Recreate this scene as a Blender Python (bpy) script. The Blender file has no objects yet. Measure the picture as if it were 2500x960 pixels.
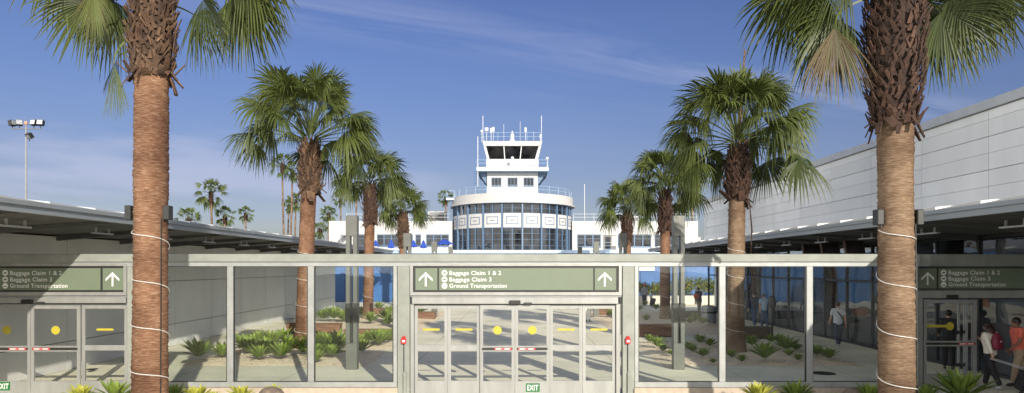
import bpy, bmesh, math, random
from mathutils import Vector, Matrix
R = math.radians
PI = math.pi
C = bpy.context.scene.collection
sc = bpy.context.scene
F, CX, CY, H = 1667.0, 1258.0, 652.0, 3.1      # focal length in photo pixels, principal point, eye height (m)
YW = 16.67                                     # distance of the glass wall

def P(px, py, Y):
    return Vector(((px - CX) * Y / F, Y, H - (py - CY) * Y / F))
def G(px, py):
    Y = F * H / (py - CY)
    return Vector(((px - CX) * Y / F, Y, 0.0))
def wx(px, Y=YW): return (px - CX) * Y / F
def wz(py, Y=YW): return H - (py - CY) * Y / F

# ------------------------------------------------------------------ materials
MATS = {}
def nodes_of(m):
    m.use_nodes = True
    nt = m.node_tree
    nt.nodes.clear()
    return nt, nt.nodes, nt.links
def mat(name, col, rough=0.6, var=0.12, scale=6.0, metal=0.0, bump=0.0, bscale=None, col2=None, stretch=(1, 1, 1), spec=0.5, big=0.0, coat=0.0, tone=0.0):
    """painted / mineral surface: base colour broken up by two noises, roughness variation and optional bump"""
    m = bpy.data.materials.new(name)
    nt, N, L = nodes_of(m)
    out = N.new('ShaderNodeOutputMaterial'); b = N.new('ShaderNodeBsdfPrincipled')
    L.new(b.outputs[0], out.inputs[0])
    tc = N.new('ShaderNodeTexCoord'); mp = N.new('ShaderNodeMapping')
    mp.inputs['Scale'].default_value = stretch
    L.new(tc.outputs['Object'], mp.inputs[0])
    n1 = N.new('ShaderNodeTexNoise'); n1.inputs['Scale'].default_value = scale; n1.inputs['Detail'].default_value = 5
    L.new(mp.outputs[0], n1.inputs['Vector'])
    rp = N.new('ShaderNodeValToRGB')
    c2 = col2 if col2 else tuple(c * (1 - var) for c in col)
    c1 = col if col2 else tuple(min(1, c * (1 + var)) for c in col)
    rp.color_ramp.elements[0].position = .32; rp.color_ramp.elements[1].position = .68
    rp.color_ramp.elements[0].color = (*c2, 1); rp.color_ramp.elements[1].color = (*c1, 1)
    L.new(n1.outputs['Fac'], rp.inputs[0])
    src = rp.outputs[0]
    if big > 0:
        n2 = N.new('ShaderNodeTexNoise'); n2.inputs['Scale'].default_value = scale * .08; n2.inputs['Detail'].default_value = 6
        n2.inputs['Roughness'].default_value = .65
        L.new(mp.outputs[0], n2.inputs['Vector'])
        mr = N.new('ShaderNodeMapRange'); mr.inputs[1].default_value = .3; mr.inputs[2].default_value = .7
        mr.inputs[3].default_value = 1 - big; mr.inputs[4].default_value = 1 + big * .5
        L.new(n2.outputs['Fac'], mr.inputs[0])
        mx = N.new('ShaderNodeMix'); mx.data_type = 'RGBA'; mx.blend_type = 'MULTIPLY'; mx.inputs[0].default_value = 1
        L.new(src, mx.inputs[6]); L.new(mr.outputs[0], mx.inputs[7]); src = mx.outputs[2]
    if tone > 0:
        at = N.new('ShaderNodeAttribute'); at.attribute_name = 'tint'
        mt = N.new('ShaderNodeMapRange'); mt.inputs[3].default_value = 1 - tone; mt.inputs[4].default_value = 1.0; L.new(at.outputs['Fac'], mt.inputs[0])
        mx2 = N.new('ShaderNodeMix'); mx2.data_type = 'RGBA'; mx2.blend_type = 'MULTIPLY'; mx2.inputs[0].default_value = 1
        L.new(src, mx2.inputs[6]); L.new(mt.outputs[0], mx2.inputs[7]); src = mx2.outputs[2]
    L.new(src, b.inputs['Base Color'])
    b.inputs['Roughness'].default_value = rough
    b.inputs['Metallic'].default_value = metal
    b.inputs['Specular IOR Level'].default_value = spec
    if coat: b.inputs['Coat Weight'].default_value = coat
    if bump > 0:
        bp = N.new('ShaderNodeBump'); bp.inputs['Strength'].default_value = bump; bp.inputs['Distance'].default_value = .02
        nb = N.new('ShaderNodeTexNoise'); nb.inputs['Scale'].default_value = bscale or scale * 4; nb.inputs['Detail'].default_value = 6
        L.new(mp.outputs[0], nb.inputs['Vector']); L.new(nb.outputs['Fac'], bp.inputs['Height'])
        L.new(bp.outputs[0], b.inputs['Normal'])
    MATS[name] = m
    return m

def leaf_mat(name, dark, light, trans=.3, rough=.42):
    m = bpy.data.materials.new(name)
    nt, N, L = nodes_of(m)
    out = N.new('ShaderNodeOutputMaterial'); b = N.new('ShaderNodeBsdfPrincipled'); t = N.new('ShaderNodeBsdfTranslucent'); mx = N.new('ShaderNodeMixShader')
    at = N.new('ShaderNodeAttribute'); at.attribute_name = 'tint'
    rp = N.new('ShaderNodeValToRGB')
    e = rp.color_ramp.elements
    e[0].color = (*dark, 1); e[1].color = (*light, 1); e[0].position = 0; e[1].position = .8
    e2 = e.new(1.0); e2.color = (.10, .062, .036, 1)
    L.new(at.outputs['Fac'], rp.inputs[0])
    L.new(rp.outputs[0], b.inputs['Base Color']); 
    hs = N.new('ShaderNodeHueSaturation'); hs.inputs['Value'].default_value = 1.5; hs.inputs['Saturation'].default_value = 1.1
    L.new(rp.outputs[0], hs.inputs['Color']); L.new(hs.outputs[0], t.inputs[0])
    b.inputs['Roughness'].default_value = rough; b.inputs['Specular IOR Level'].default_value = .35; mx.inputs[0].default_value = trans
    L.new(b.outputs[0], mx.inputs[1]); L.new(t.outputs[0], mx.inputs[2]); L.new(mx.outputs[0], out.inputs[0])
    MATS[name] = m
    return m

def glass_mat(name, tint, base=.06, wav=0.0, dark=None, opaque=0.0):
    """thin pane: see-through plus a sharp reflection that grows towards grazing angles; dark = seen against an unlit interior"""
    m = bpy.data.materials.new(name)
    nt, N, L = nodes_of(m)
    out = N.new('ShaderNodeOutputMaterial'); g = N.new('ShaderNodeBsdfGlossy'); mx = N.new('ShaderNodeMixShader')
    g.inputs['Roughness'].default_value = .0 if not wav else .012
    if dark:
        t = N.new('ShaderNodeBsdfDiffuse'); t.inputs[0].default_value = (*dark, 1)
        tc0 = N.new('ShaderNodeTexCoord'); nz = N.new('ShaderNodeTexNoise'); nz.inputs['Scale'].default_value = .6
        cr = N.new('ShaderNodeValToRGB'); cr.color_ramp.elements[0].position = .35; cr.color_ramp.elements[1].position = .7; cr.color_ramp.elements[0].color = (*[c * .4 for c in dark], 1); cr.color_ramp.elements[1].color = (*[c * 3.0 for c in dark], 1)
        L.new(tc0.outputs['Object'], nz.inputs['Vector']); L.new(nz.outputs['Fac'], cr.inputs[0]); L.new(cr.outputs[0], t.inputs[0])
    else:
        t = N.new('ShaderNodeBsdfTransparent'); t.inputs[0].default_value = (*tint, 1)
    lw = N.new('ShaderNodeLayerWeight'); pw = N.new('ShaderNodeMath'); pw.operation = 'POWER'; pw.inputs[1].default_value = 4.0
    L.new(lw.outputs['Facing'], pw.inputs[0])
    mr = N.new('ShaderNodeMapRange'); mr.inputs[3].default_value = base; mr.inputs[4].default_value = 1.0
    L.new(pw.outputs[0], mr.inputs[0]); L.new(mr.outputs[0], mx.inputs[0])
    if wav:
        tc = N.new('ShaderNodeTexCoord'); n = N.new('ShaderNodeTexNoise'); n.inputs['Scale'].default_value = .9; n.inputs['Detail'].default_value = 1
        bp = N.new('ShaderNodeBump'); bp.inputs['Strength'].default_value = wav; bp.inputs['Distance'].default_value = .05
        L.new(tc.outputs['Object'], n.inputs['Vector']); L.new(n.outputs['Fac'], bp.inputs['Height']); L.new(bp.outputs[0], g.inputs['Normal'])
    L.new(t.outputs[0], mx.inputs[1]); L.new(g.outputs[0], mx.inputs[2]); L.new(mx.outputs[0], out.inputs[0])
    MATS[name] = m
    return m

def bark_mat(name, a, b_, c):
    m = bpy.data.materials.new(name)
    nt, N, L = nodes_of(m)
    out = N.new('ShaderNodeOutputMaterial'); b = N.new('ShaderNodeBsdfPrincipled'); L.new(b.outputs[0], out.inputs[0])
    tc = N.new('ShaderNodeTexCoord'); mp = N.new('ShaderNodeMapping'); mp.inputs['Scale'].default_value = (4.5, 4.5, 42)
    L.new(tc.outputs['Object'], mp.inputs[0])
    n1 = N.new('ShaderNodeTexNoise'); n1.inputs['Scale'].default_value = 1.6; n1.inputs['Detail'].default_value = 8; n1.inputs['Roughness'].default_value = .7
    L.new(mp.outputs[0], n1.inputs['Vector'])
    rp = N.new('ShaderNodeValToRGB'); e = rp.color_ramp.elements
    e[0].position = .30; e[0].color = (*a, 1); e[1].position = .50; e[1].color = (*b_, 1)
    e3 = e.new(.70); e3.color = (*c, 1)
    L.new(n1.outputs['Fac'], rp.inputs[0])
    n2 = N.new('ShaderNodeTexNoise'); n2.inputs['Scale'].default_value = 1.3; n2.inputs['Detail'].default_value = 4
    L.new(tc.outputs['Object'], n2.inputs['Vector'])
    rp2 = N.new('ShaderNodeValToRGB'); rp2.color_ramp.elements[0].position = .35; rp2.color_ramp.elements[1].position = .7
    rp2.color_ramp.elements[0].color = (.48, .42, .40, 1); rp2.color_ramp.elements[1].color = (1.15, 1.12, 1.08, 1)
    L.new(n2.outputs['Fac'], rp2.inputs[0])
    mx = N.new('ShaderNodeMix'); mx.data_type = 'RGBA'; mx.blend_type = 'MULTIPLY'; mx.inputs[0].default_value = 1
    L.new(rp.outputs[0], mx.inputs[6]); L.new(rp2.outputs[0], mx.inputs[7]); L.new(mx.outputs[2], b.inputs['Base Color'])
    b.inputs['Roughness'].default_value = .85; b.inputs['Specular IOR Level'].default_value = .2
    bp = N.new('ShaderNodeBump'); bp.inputs['Strength'].default_value = .8; bp.inputs['Distance'].default_value = .015
    L.new(n1.outputs['Fac'], bp.inputs['Height']); L.new(bp.outputs[0], b.inputs['Normal'])
    MATS[name] = m
    return m

M = {}
M['stucco'] = mat('white_stucco', (.43, .43, .43), .8, .05, 3, big=.08, bump=.08, bscale=30)
M['stucco_drum'] = mat('drum_stucco', (.42, .415, .405), .8, .05, 3, big=.07)
M['trim_blue'] = mat('blue_trim', (.075, .13, .215), .45, .06, 4)
M['pale_blue'] = mat('pale_blue_paint', (.50, .66, .86), .5, .05, 3)
M['deep_blue'] = mat('blue_hoarding', (.03, .105, .28), .45, .12, 1.2, big=.15)
M['umbrella_blue'] = mat('blue_canvas', (.012, .05, .30), .8, .2, 8)
M['dark_window'] = glass_mat('dark_window', (1, 1, 1), .05, wav=.15, dark=(.012, .014, .018))
M['cab_window'] = glass_mat('cab_window', (1, 1, 1), .03, wav=.05, dark=(.006, .006, .007))
M['facade_glass'] = glass_mat('facade_glass', (1, 1, 1), .09, wav=.16, dark=(.02, .024, .028))
M['clear_glass'] = glass_mat('clear_glass', (.955, .975, .965), .030, wav=.12)
M['door_glass'] = glass_mat('door_glass', (.985, .99, .985), .015, wav=.02)
M['alu'] = mat('clear_aluminium', (.295, .30, .29), .42, .10, 5, big=.15, metal=.35, stretch=(1, 1, .2))
M['alu_grey'] = mat('grey_green_paint', (.215, .23, .205), .5, .10, 3.5, big=.18, bump=.05)
M['alu_light'] = mat('silver_frame', (.31, .325, .32), .4, .10, 4, big=.12, metal=.3)
M['concrete_curb'] = mat('curb_concrete', (.38, .32, .25), .85, .10, 8, bump=.2, big=.15)
M['sign_green'] = mat('sign_green', (.12, .15, .105), .55, .03, 3)
M['black'] = mat('black_paint', (.015, .016, .014), .5, .2, 5)
M['dark_grey'] = mat('dark_grey_metal', (.022, .024, .024), .5, .2, 5)
M['white_vinyl'] = mat('white_vinyl', (.62, .63, .61), .5, .02, 5)
M['pylon'] = mat('pylon_grey', (.12, .125, .112), .45, .08, 3, metal=.2)
M['yellow'] = mat('yellow_decal', (.36, .315, .03), .5, .05, 10)
M['ochre'] = mat('decal_print', (.45, .34, .02), .5, .1, 60)
M['red'] = mat('red_plastic', (.55, .02, .025), .4, .1, 6)
M['exit_green'] = mat('exit_green', (.010, .115, .03), .5, .05, 6)
M['panel_grey'] = mat('pale_grey_panel', (.62, .62, .59), .55, .05, 1.0, big=.12, stretch=(1, 1.2, .5), tone=.08)
M['panel_white'] = mat('white_composite_panel', (.80, .82, .82), .5, .05, 1.0, big=.12, stretch=(1, 1.2, .3), tone=.10)
M['joint'] = mat('dark_joint', (.14, .14, .14), .8, .1, 4)
M['fascia'] = mat('grey_fascia', (.27, .30, .32), .42, .08, 2, metal=.3, stretch=(1, .15, 1))
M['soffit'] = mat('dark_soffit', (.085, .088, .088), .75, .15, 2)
M['steps'] = mat('roof_seams', (.55, .55, .53), .5, .05, 3)
M['coping'] = mat('coping_grey', (.50, .52, .53), .4, .06, 3, metal=.3)
M['asphalt'] = mat('asphalt', (.07, .07, .068), .9, .2, 3, bump=.2, big=.2)
M['steel'] = mat('galvanised_steel', (.42, .43, .44), .45, .1, 5, metal=.5)
M['mast_grey'] = mat('mast_grey', (.20, .205, .21), .5, .1, 5, metal=.2)
M['white_metal'] = mat('white_metal', (.52, .53, .54), .5, .04, 5)
M['blue_rail'] = mat('pale_blue_rail', (.27, .38, .50), .5, .05, 5)
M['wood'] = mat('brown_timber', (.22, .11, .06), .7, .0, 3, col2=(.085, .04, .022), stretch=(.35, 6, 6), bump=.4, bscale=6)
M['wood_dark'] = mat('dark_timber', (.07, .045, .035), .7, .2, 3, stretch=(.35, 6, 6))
M['planter'] = mat('cream_planter', (.46, .43, .38), .8, .06, 4, bump=.1)
M['rock'] = mat('brown_rock', (.17, .13, .10), .9, .3, 7, bump=.5, bscale=12)
M['wire'] = mat('white_cable', (.52, .50, .47), .5, .03, 8)
M['bin'] = mat('bin_grey', (.20, .22, .25), .5, .15, 6)
M['screen'] = mat('dark_screen', (.05, .04, .045), .25, .4, 1.5)
M['screen_frame'] = mat('brown_screen_frame', (.055, .03, .02), .5, .2, 5)
M['bark_red'] = bark_mat('palm_bark_red', (.078, .041, .026), (.20, .108, .064), (.38, .29, .21))
M['bark_grey_shade'] = bark_mat('palm_bark_grey_shade', (.085, .057, .038), (.20, .138, .09), (.34, .27, .20))  # greyed bark: shade on the near right trunk put into the colour
M['bark_far'] = bark_mat('palm_bark_far', (.10, .07, .05), (.20, .14, .10), (.30, .23, .17))
M['boots'] = mat('palm_boots', (.10, .052, .032), .85, .0, 5, col2=(.035, .014, .009), bump=.6, bscale=25, big=.2, tone=.6)
M['boot_tan'] = mat('palm_boots_tan', (.175, .105, .06), .85, .0, 4, col2=(.06, .027, .015), bump=.8, bscale=30, big=.3, tone=.6)
M['frond'] = leaf_mat('palm_frond', (.016, .030, .007), (.115, .140, .036), .22, .48)
M['frond_far'] = leaf_mat('palm_frond_far', (.022, .048, .012), (.10, .13, .035), .2)
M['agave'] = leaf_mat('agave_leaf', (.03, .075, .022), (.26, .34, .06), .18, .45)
M['agave_lit'] = leaf_mat('agave_leaf_sunlit', (.20, .25, .04), (.50, .48, .08), .25, .5)  # brighter copy of the agave leaf, direct sun put into its colour
M['shrub'] = leaf_mat('shrub_leaf', (.06, .09, .012), (.22, .22, .035), .25, .5)
M['skin'] = mat('skin_tan', (.42, .24, .16), .55, .05, 8)
M['skin_brown'] = mat('skin_brown', (.22, .11, .07), .55, .05, 8)
M['hair'] = mat('dark_brown_hair', (.025, .014, .010), .5, .3, 20, stretch=(4, 4, 1))
M['hair_black'] = mat('black_hair', (.010, .009, .009), .45, .2, 20)
M['cream'] = mat('cream_knit', (.62, .58, .50), .9, .08, 30, bump=.3)
M['maroon'] = mat('maroon_nylon', (.16, .012, .035), .6, .15, 10)
M['coral'] = mat('coral_cotton', (.62, .13, .085), .85, .08, 12)
M['khaki'] = mat('khaki_twill', (.33, .25, .17), .85, .1, 14)
M['black_cloth'] = mat('black_cloth', (.012, .012, .015), .85, .3, 12)
M['navy'] = mat('navy_cloth', (.018, .026, .06), .85, .2, 12)
M['jeans'] = mat('blue_denim', (.05, .08, .15), .85, .2, 14)
M['pale_shirt'] = mat('pale_shirt', (.50, .52, .58), .85, .06, 12)
M['grey_shirt'] = mat('grey_shirt', (.22, .22, .24), .85, .1, 12)
M['sky_shirt'] = mat('light_blue_shirt', (.28, .38, .52), .85, .08, 12)
M['white_cloth'] = mat('white_trousers', (.72, .70, .64), .85, .05, 12)
M['shoe'] = mat('grey_shoe', (.30, .31, .34), .7, .1, 14)
M['shoe_dark'] = mat('dark_shoe', (.03, .028, .027), .6, .2, 14)
M['orange_bag'] = mat('orange_red_bag', (.60, .10, .04), .6, .1, 10)
M['cone_orange'] = mat('cone_orange', (.8, .15, .02), .5, .1, 6)

# ------------------------------------------------------------------ mesh builder
ORG = {}
class MB:
    def __init__(s): s.v = []; s.f = []; s.t = []; s.tint = 0.0
    def add(s, vs, fs):
        o = len(s.v)
        for v in vs: s.v.append((v[0], v[1], v[2])); s.t.append(s.tint)
        for f in fs: s.f.append([i + o for i in f])
        return s
    def box(s, x0, x1, y0, y1, z0, z1):
        if x0 > x1: x0, x1 = x1, x0
        if y0 > y1: y0, y1 = y1, y0
        if z0 > z1: z0, z1 = z1, z0
        return s.add([(x0, y0, z0), (x1, y0, z0), (x1, y1, z0), (x0, y1, z0), (x0, y0, z1), (x1, y0, z1), (x1, y1, z1), (x0, y1, z1)],
                     [(0, 3, 2, 1), (4, 5, 6, 7), (0, 1, 5, 4), (1, 2, 6, 5), (2, 3, 7, 6), (3, 0, 4, 7)])
    def bbox(s, x0, x1, y0, y1, z0, z1, b=.01):
        """box with chamfered edges"""
        bm = bmesh.new(); bmesh.ops.create_cube(bm, size=1)
        for v in bm.verts:
            v.co = Vector(((x0 + x1) / 2 + v.co.x * abs(x1 - x0), (y0 + y1) / 2 + v.co.y * abs(y1 - y0), (z0 + z1) / 2 + v.co.z * abs(z1 - z0)))
        bmesh.ops.bevel(bm, geom=bm.edges[:], offset=b, segments=1, affect='EDGES')
        bm.verts.ensure_lookup_table()
        s.add([tuple(v.co) for v in bm.verts], [[v.index for v in f.verts] for f in bm.faces]); bm.free(); return s
    def obox(s, c, size, mtx):
        hx, hy, hz = size[0] / 2, size[1] / 2, size[2] / 2
        vs = [Vector(c) + mtx @ Vector((sx * hx, sy * hy, sz * hz)) for sz in (-1, 1) for sx, sy in ((-1, -1), (1, -1), (1, 1), (-1, 1))]
        return s.add(vs, [(0, 3, 2, 1), (4, 5, 6, 7), (0, 1, 5, 4), (1, 2, 6, 5), (2, 3, 7, 6), (3, 0, 4, 7)])
    def tube(s, pts, rad, n=8, cap=True):
        pts = [Vector(p) for p in pts]
        if not hasattr(rad, '__len__'): rad = [rad] * len(pts)
        rings = []; prev = None
        for i, p in enumerate(pts):
            d = (pts[min(i + 1, len(pts) - 1)] - pts[max(i - 1, 0)]).normalized()
            if prev is None:
                a = d.cross(Vector((0, 0, 1)))
                if a.length < 1e-3: a = Vector((1, 0, 0))
                a.normalize()
            else:
                a = (prev - d * prev.dot(d)); a.normalize()
            prev = a; b = d.cross(a)
            rings.append([p + (a * math.cos(2 * PI * k / n) + b * math.sin(2 * PI * k / n)) * rad[i] for k in range(n)])
        vs = [v for r in rings for v in r]; fs = []
        for i in range(len(pts) - 1):
            for k in range(n):
                fs.append((i * n + k, i * n + (k + 1) % n, (i + 1) * n + (k + 1) % n, (i + 1) * n + k))
        if cap:
            fs.append(tuple(reversed(range(n)))); fs.append(tuple(range((len(pts) - 1) * n, len(pts) * n)))
        return s.add(vs, fs)
    def lathe(s, prof, c=(0, 0), n=24, jit=0, rng=None):
        vs = []; fs = []
        for r, z in prof:
            for k in range(n):
                rr = r * (1 + (rng.uniform(-jit, jit) if rng else 0))
                vs.append((c[0] + rr * math.cos(2 * PI * k / n), c[1] + rr * math.sin(2 * PI * k / n), z))
        for i in range(len(prof) - 1):
            for k in range(n):
                fs.append((i * n + k, i * n + (k + 1) % n, (i + 1) * n + (k + 1) % n, (i + 1) * n + k))
        fs.append(tuple(reversed(range(n)))); fs.append(tuple(range((len(prof) - 1) * n, len(prof) * n)))
        return s.add(vs, fs)
    def arc(s, c, r0, r1, a0, a1, z0, z1, n=6):
        """curved block between two radii; angles from -Y towards +X"""
        vs = []; fs = []
        for i in range(n + 1):
            a = a0 + (a1 - a0) * i / n
            for r in (r0, r1):
                for z in (z0, z1): vs.append((c[0] + r * math.sin(a), c[1] - r * math.cos(a), z))
        for i in range(n):
            o = i * 4; q = o + 4
            fs += [(o, q, q + 1, o + 1), (o + 2, o + 3, q + 3, q + 2), (o, o + 2, q + 2, q), (o + 1, q + 1, q + 3, o + 3)]
        fs += [(0, 1, 3, 2), (n * 4, n * 4 + 2, n * 4 + 3, n * 4 + 1)]
        return s.add(vs, fs)
    def prism(s, poly, y0, y1):
        """polygon in XZ extruded along Y"""
        n = len(poly)
        vs = [(x, y0, z) for x, z in poly] + [(x, y1, z) for x, z in poly]
        fs = [tuple(range(n)), tuple(reversed(range(n, 2 * n)))] + [(i, i + n, (i + 1) % n + n, (i + 1) % n) for i in range(n)]
        return s.add(vs, fs)
    def prism_z(s, poly, z0, z1):
        n = len(poly)
        vs = [(x, y, z0) for x, y in poly] + [(x, y, z1) for x, y in poly]
        fs = [tuple(reversed(range(n))), tuple(range(n, 2 * n))] + [(i, (i + 1) % n, (i + 1) % n + n, i + n) for i in range(n)]
        return s.add(vs, fs)
    def disc(s, c, r, y, n=20, ry=.004):
        vs = [(c[0] + r * math.cos(2 * PI * k / n), yy, c[1] + r * math.sin(2 * PI * k / n)) for yy in (y, y + ry) for k in range(n)]
        return s.add(vs, [tuple(range(n)), tuple(reversed(range(n, 2 * n)))] + [(k, k + n, (k + 1) % n + n, (k + 1) % n) for k in range(n)])
    def sphere(s, c, r, n=10, m=8, sq=(1, 1, 1)):
        vs = []; fs = []
        for i in range(m + 1):
            th = PI * i / m
            for k in range(n):
                ph = 2 * PI * k / n
                vs.append((c[0] + r * sq[0] * math.sin(th) * math.cos(ph), c[1] + r * sq[1] * math.sin(th) * math.sin(ph), c[2] + r * sq[2] * math.cos(th)))
        for i in range(m):
            for k in range(n):
                fs.append((i * n + k, (i + 1) * n + k, (i + 1) * n + (k + 1) % n, i * n + (k + 1) % n))
        return s.add(vs, fs)
    def mesh(s, me, mtx):
        return s.add([mtx @ v.co for v in me.vertices], [tuple(p.vertices) for p in me.polygons])
    def xform(s, fn):
        s.v = [tuple(fn(Vector(v))) for v in s.v]; return s
    def build(s, name, m, parent=None, smooth=False, fix=False):
        me = bpy.data.meshes.new(name)
        o0 = ORG.get(parent.name, Vector((0, 0, 0))) if parent else Vector((0, 0, 0))
        me.from_pydata([(v[0] - o0[0], v[1] - o0[1], v[2] - o0[2]) for v in s.v], [], s.f)
        if any(s.t):
            a = me.attributes.new('tint', 'FLOAT', 'POINT'); a.data.foreach_set('value', s.t)
        if fix:
            bm = bmesh.new(); bm.from_mesh(me); bmesh.ops.recalc_face_normals(bm, faces=bm.faces); bm.to_mesh(me); bm.free()
        me.materials.append(m)
        if smooth: me.polygons.foreach_set('use_smooth', [True] * len(me.polygons))
        o = bpy.data.objects.new(name, me); C.objects.link(o)
        if parent: o.parent = parent; ORG[o.name] = o0
        return o

def tag(o, label=None, cat=None, group=None, kind=None):
    if label: o['label'] = label
    if cat: o['category'] = cat
    if group: o['group'] = group
    if kind: o['kind'] = kind
    return o
def thing(name, label, cat, loc=(0, 0, 0), group=None):
    o = bpy.data.objects.new(name, None); C.objects.link(o); o.location = loc
    o.empty_display_size = .2
    ORG[o.name] = Vector(loc)
    return tag(o, label, cat, group, 'thing')
def dup(root, loc, rz=0, sc_=1, label=None):
    r = root.copy(); C.objects.link(r); r.location = loc; r.rotation_euler = (0, 0, rz); r.scale = (sc_, sc_, sc_)
    if label: r['label'] = label
    for ch in list(root.children):
        c = ch.copy(); C.objects.link(c); c.parent = r
        for g in list(ch.children):
            d = g.copy(); C.objects.link(d); d.parent = c
    return r
def text_into(mb, s, x, z, h, y, width=None, bold=.0):
    """flat lettering facing the viewer side (-Y); x = left edge, z = baseline, h = cap height"""
    cu = bpy.data.curves.new('lettering', 'FONT'); cu.body = s; cu.size = 1.0; cu.offset = bold; cu.extrude = .0; cu.resolution_u = 3; cu.space_character = 1.06
    o = bpy.data.objects.new('lettering', cu); C.objects.link(o)
    dg = bpy.context.evaluated_depsgraph_get(); dg.update()
    me = bpy.data.meshes.new_from_object(o.evaluated_get(dg))
    xs = [v.co.x for v in me.vertices]; k = h / .7
    kx = (width / (max(xs) - min(xs))) if width else k
    mtx = Matrix(((kx, 0, 0, x - min(xs) * kx), (0, 0, 0, y), (0, k, 0, z), (0, 0, 0, 1)))
    mb.mesh(me, mtx)
    bpy.data.objects.remove(o); bpy.data.curves.remove(cu); bpy.data.meshes.remove(me)

# ------------------------------------------------------------------ sun, sky, camera
SUN = Vector((.385, -1.0, .415)).normalized()
el = math.asin(SUN.z); rot = math.atan2(SUN.x, SUN.y)
w = bpy.data.worlds.new('World'); sc.world = w; w.use_nodes = True
N, L = w.node_tree.nodes, w.node_tree.links
N.clear()
wo = N.new('ShaderNodeOutputWorld'); bg = N.new('ShaderNodeBackground'); sky = N.new('ShaderNodeTexSky')
sky.sky_type = 'NISHITA'; sky.sun_disc = False; sky.sun_elevation = el; sky.sun_rotation = rot; sky.altitude = 0
sky.air_density = 1.0; sky.dust_density = .6; sky.ozone_density = 1.6
bg.inputs[1].default_value = .15
hs = N.new('ShaderNodeHueSaturation'); hs.inputs['Saturation'].default_value = 1.22; hs.inputs['Hue'].default_value = .528; hs.inputs['Value'].default_value = .495
L.new(sky.outputs[0], hs.inputs['Color'])
tc = N.new('ShaderNodeTexCoord'); sx = N.new('ShaderNodeSeparateXYZ'); L.new(tc.outputs['Generated'], sx.inputs[0])
def mth(op, a, b=None, clamp=False):
    n = N.new('ShaderNodeMath'); n.operation = op; n.use_clamp = clamp
    for i, q in enumerate((a, b)):
        if q is None: continue
        if isinstance(q, (int, float)): n.inputs[i].default_value = q
        else: L.new(q, n.inputs[i])
    return n.outputs[0]
zz = mth('MAXIMUM', sx.outputs[2], .02)
u = mth('DIVIDE', sx.outputs[0], zz); v = mth('DIVIDE', sx.outputs[1], zz)
cb = N.new('ShaderNodeCombineXYZ'); L.new(u, cb.inputs[0]); L.new(v, cb.inputs[1])
# streak of cirrus on the flat cloud layer, along a line from (-.82, 2.64) to (.81, 3.46)
mp = N.new('ShaderNodeMapping'); mp.vector_type = 'POINT'
mp.inputs['Rotation'].default_value = (0, 0, -math.atan2(.82, 1.63)); mp.inputs['Scale'].default_value = (1, 1, 1)
L.new(cb.outputs[0], mp.inputs[0])
sm = N.new('ShaderNodeSeparateXYZ'); L.new(mp.outputs[0], sm.inputs[0])
ca, sa = math.cos(math.atan2(.82, 1.63)), math.sin(math.atan2(.82, 1.63))
voff = -sa * (0) + ca * (3.05)
nz = N.new('ShaderNodeTexNoise'); nz.inputs['Scale'].default_value = 1.0; nz.inputs['Detail'].default_value = 9; nz.inputs['Roughness'].default_value = .62; nz.inputs['Distortion'].default_value = .6
mpn = N.new('ShaderNodeMapping'); mpn.inputs['Scale'].default_value = (.7, 3.2, 1); L.new(mp.outputs[0], mpn.inputs[0]); L.new(mpn.outputs[0], nz.inputs['Vector'])
dist = mth('ABSOLUTE', mth('SUBTRACT', sm.outputs[1], voff))
band = mth('SUBTRACT', 1.0, mth('DIVIDE', dist, .42), True)
wisp = mth('MULTIPLY', mth('SUBTRACT', nz.outputs['Fac'], .40, True), 3.2, True)
streak = mth('MULTIPLY', mth('MULTIPLY', band, wisp), .36)
# thin veil low over the left horizon
nv = N.new('ShaderNodeTexNoise'); nv.inputs['Scale'].default_value = 2.2; nv.inputs['Detail'].default_value = 7; nv.inputs['Roughness'].default_value = .55
mv = N.new('ShaderNodeMapping'); mv.inputs['Scale'].default_value = (1.0, 1.0, 5.5); mv.inputs['Location'].default_value = (.35, .2, .1); L.new(tc.outputs['Generated'], mv.inputs[0]); L.new(mv.outputs[0], nv.inputs['Vector'])
def ramp(val, a, b, c=0., d=1.):
    m = N.new('ShaderNodeMapRange'); m.interpolation_type = 'SMOOTHSTEP'
    for i, q in enumerate((a, b, c, d)): m.inputs[i + 1].default_value = q
    L.new(val, m.inputs[0]); return m.outputs[0]
low = mth('MULTIPLY', ramp(sx.outputs[2], .24, .12), ramp(sx.outputs[0], .25, -.45))
veil = mth('MULTIPLY', mth('MULTIPLY', low, ramp(nv.outputs['Fac'], .44, .60)), .52)
gen = mth('MULTIPLY', mth('MULTIPLY', wisp, ramp(nv.outputs['Fac'], .45, .75)), .12)
horiz = mth('MULTIPLY', ramp(sx.outputs[2], .26, .0), .16)
tot = mth('ADD', mth('ADD', streak, veil), mth('ADD', gen, horiz), True)
cm = N.new('ShaderNodeMix'); cm.data_type = 'RGBA'
L.new(tot, cm.inputs[0]); cm.inputs[7].default_value = (2.6, 2.8, 3.75, 1)
# the air is hazier and duller towards the horizon in the north
dk = N.new('ShaderNodeMix'); dk.data_type = 'RGBA'; dk.blend_type = 'MULTIPLY'; L.new(ramp(sx.outputs[2], .34, .02), dk.inputs[0]); dk.inputs[7].default_value = (.60, .55, .68, 1)
L.new(hs.outputs[0], dk.inputs[6]); L.new(dk.outputs[2], cm.inputs[6])
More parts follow.
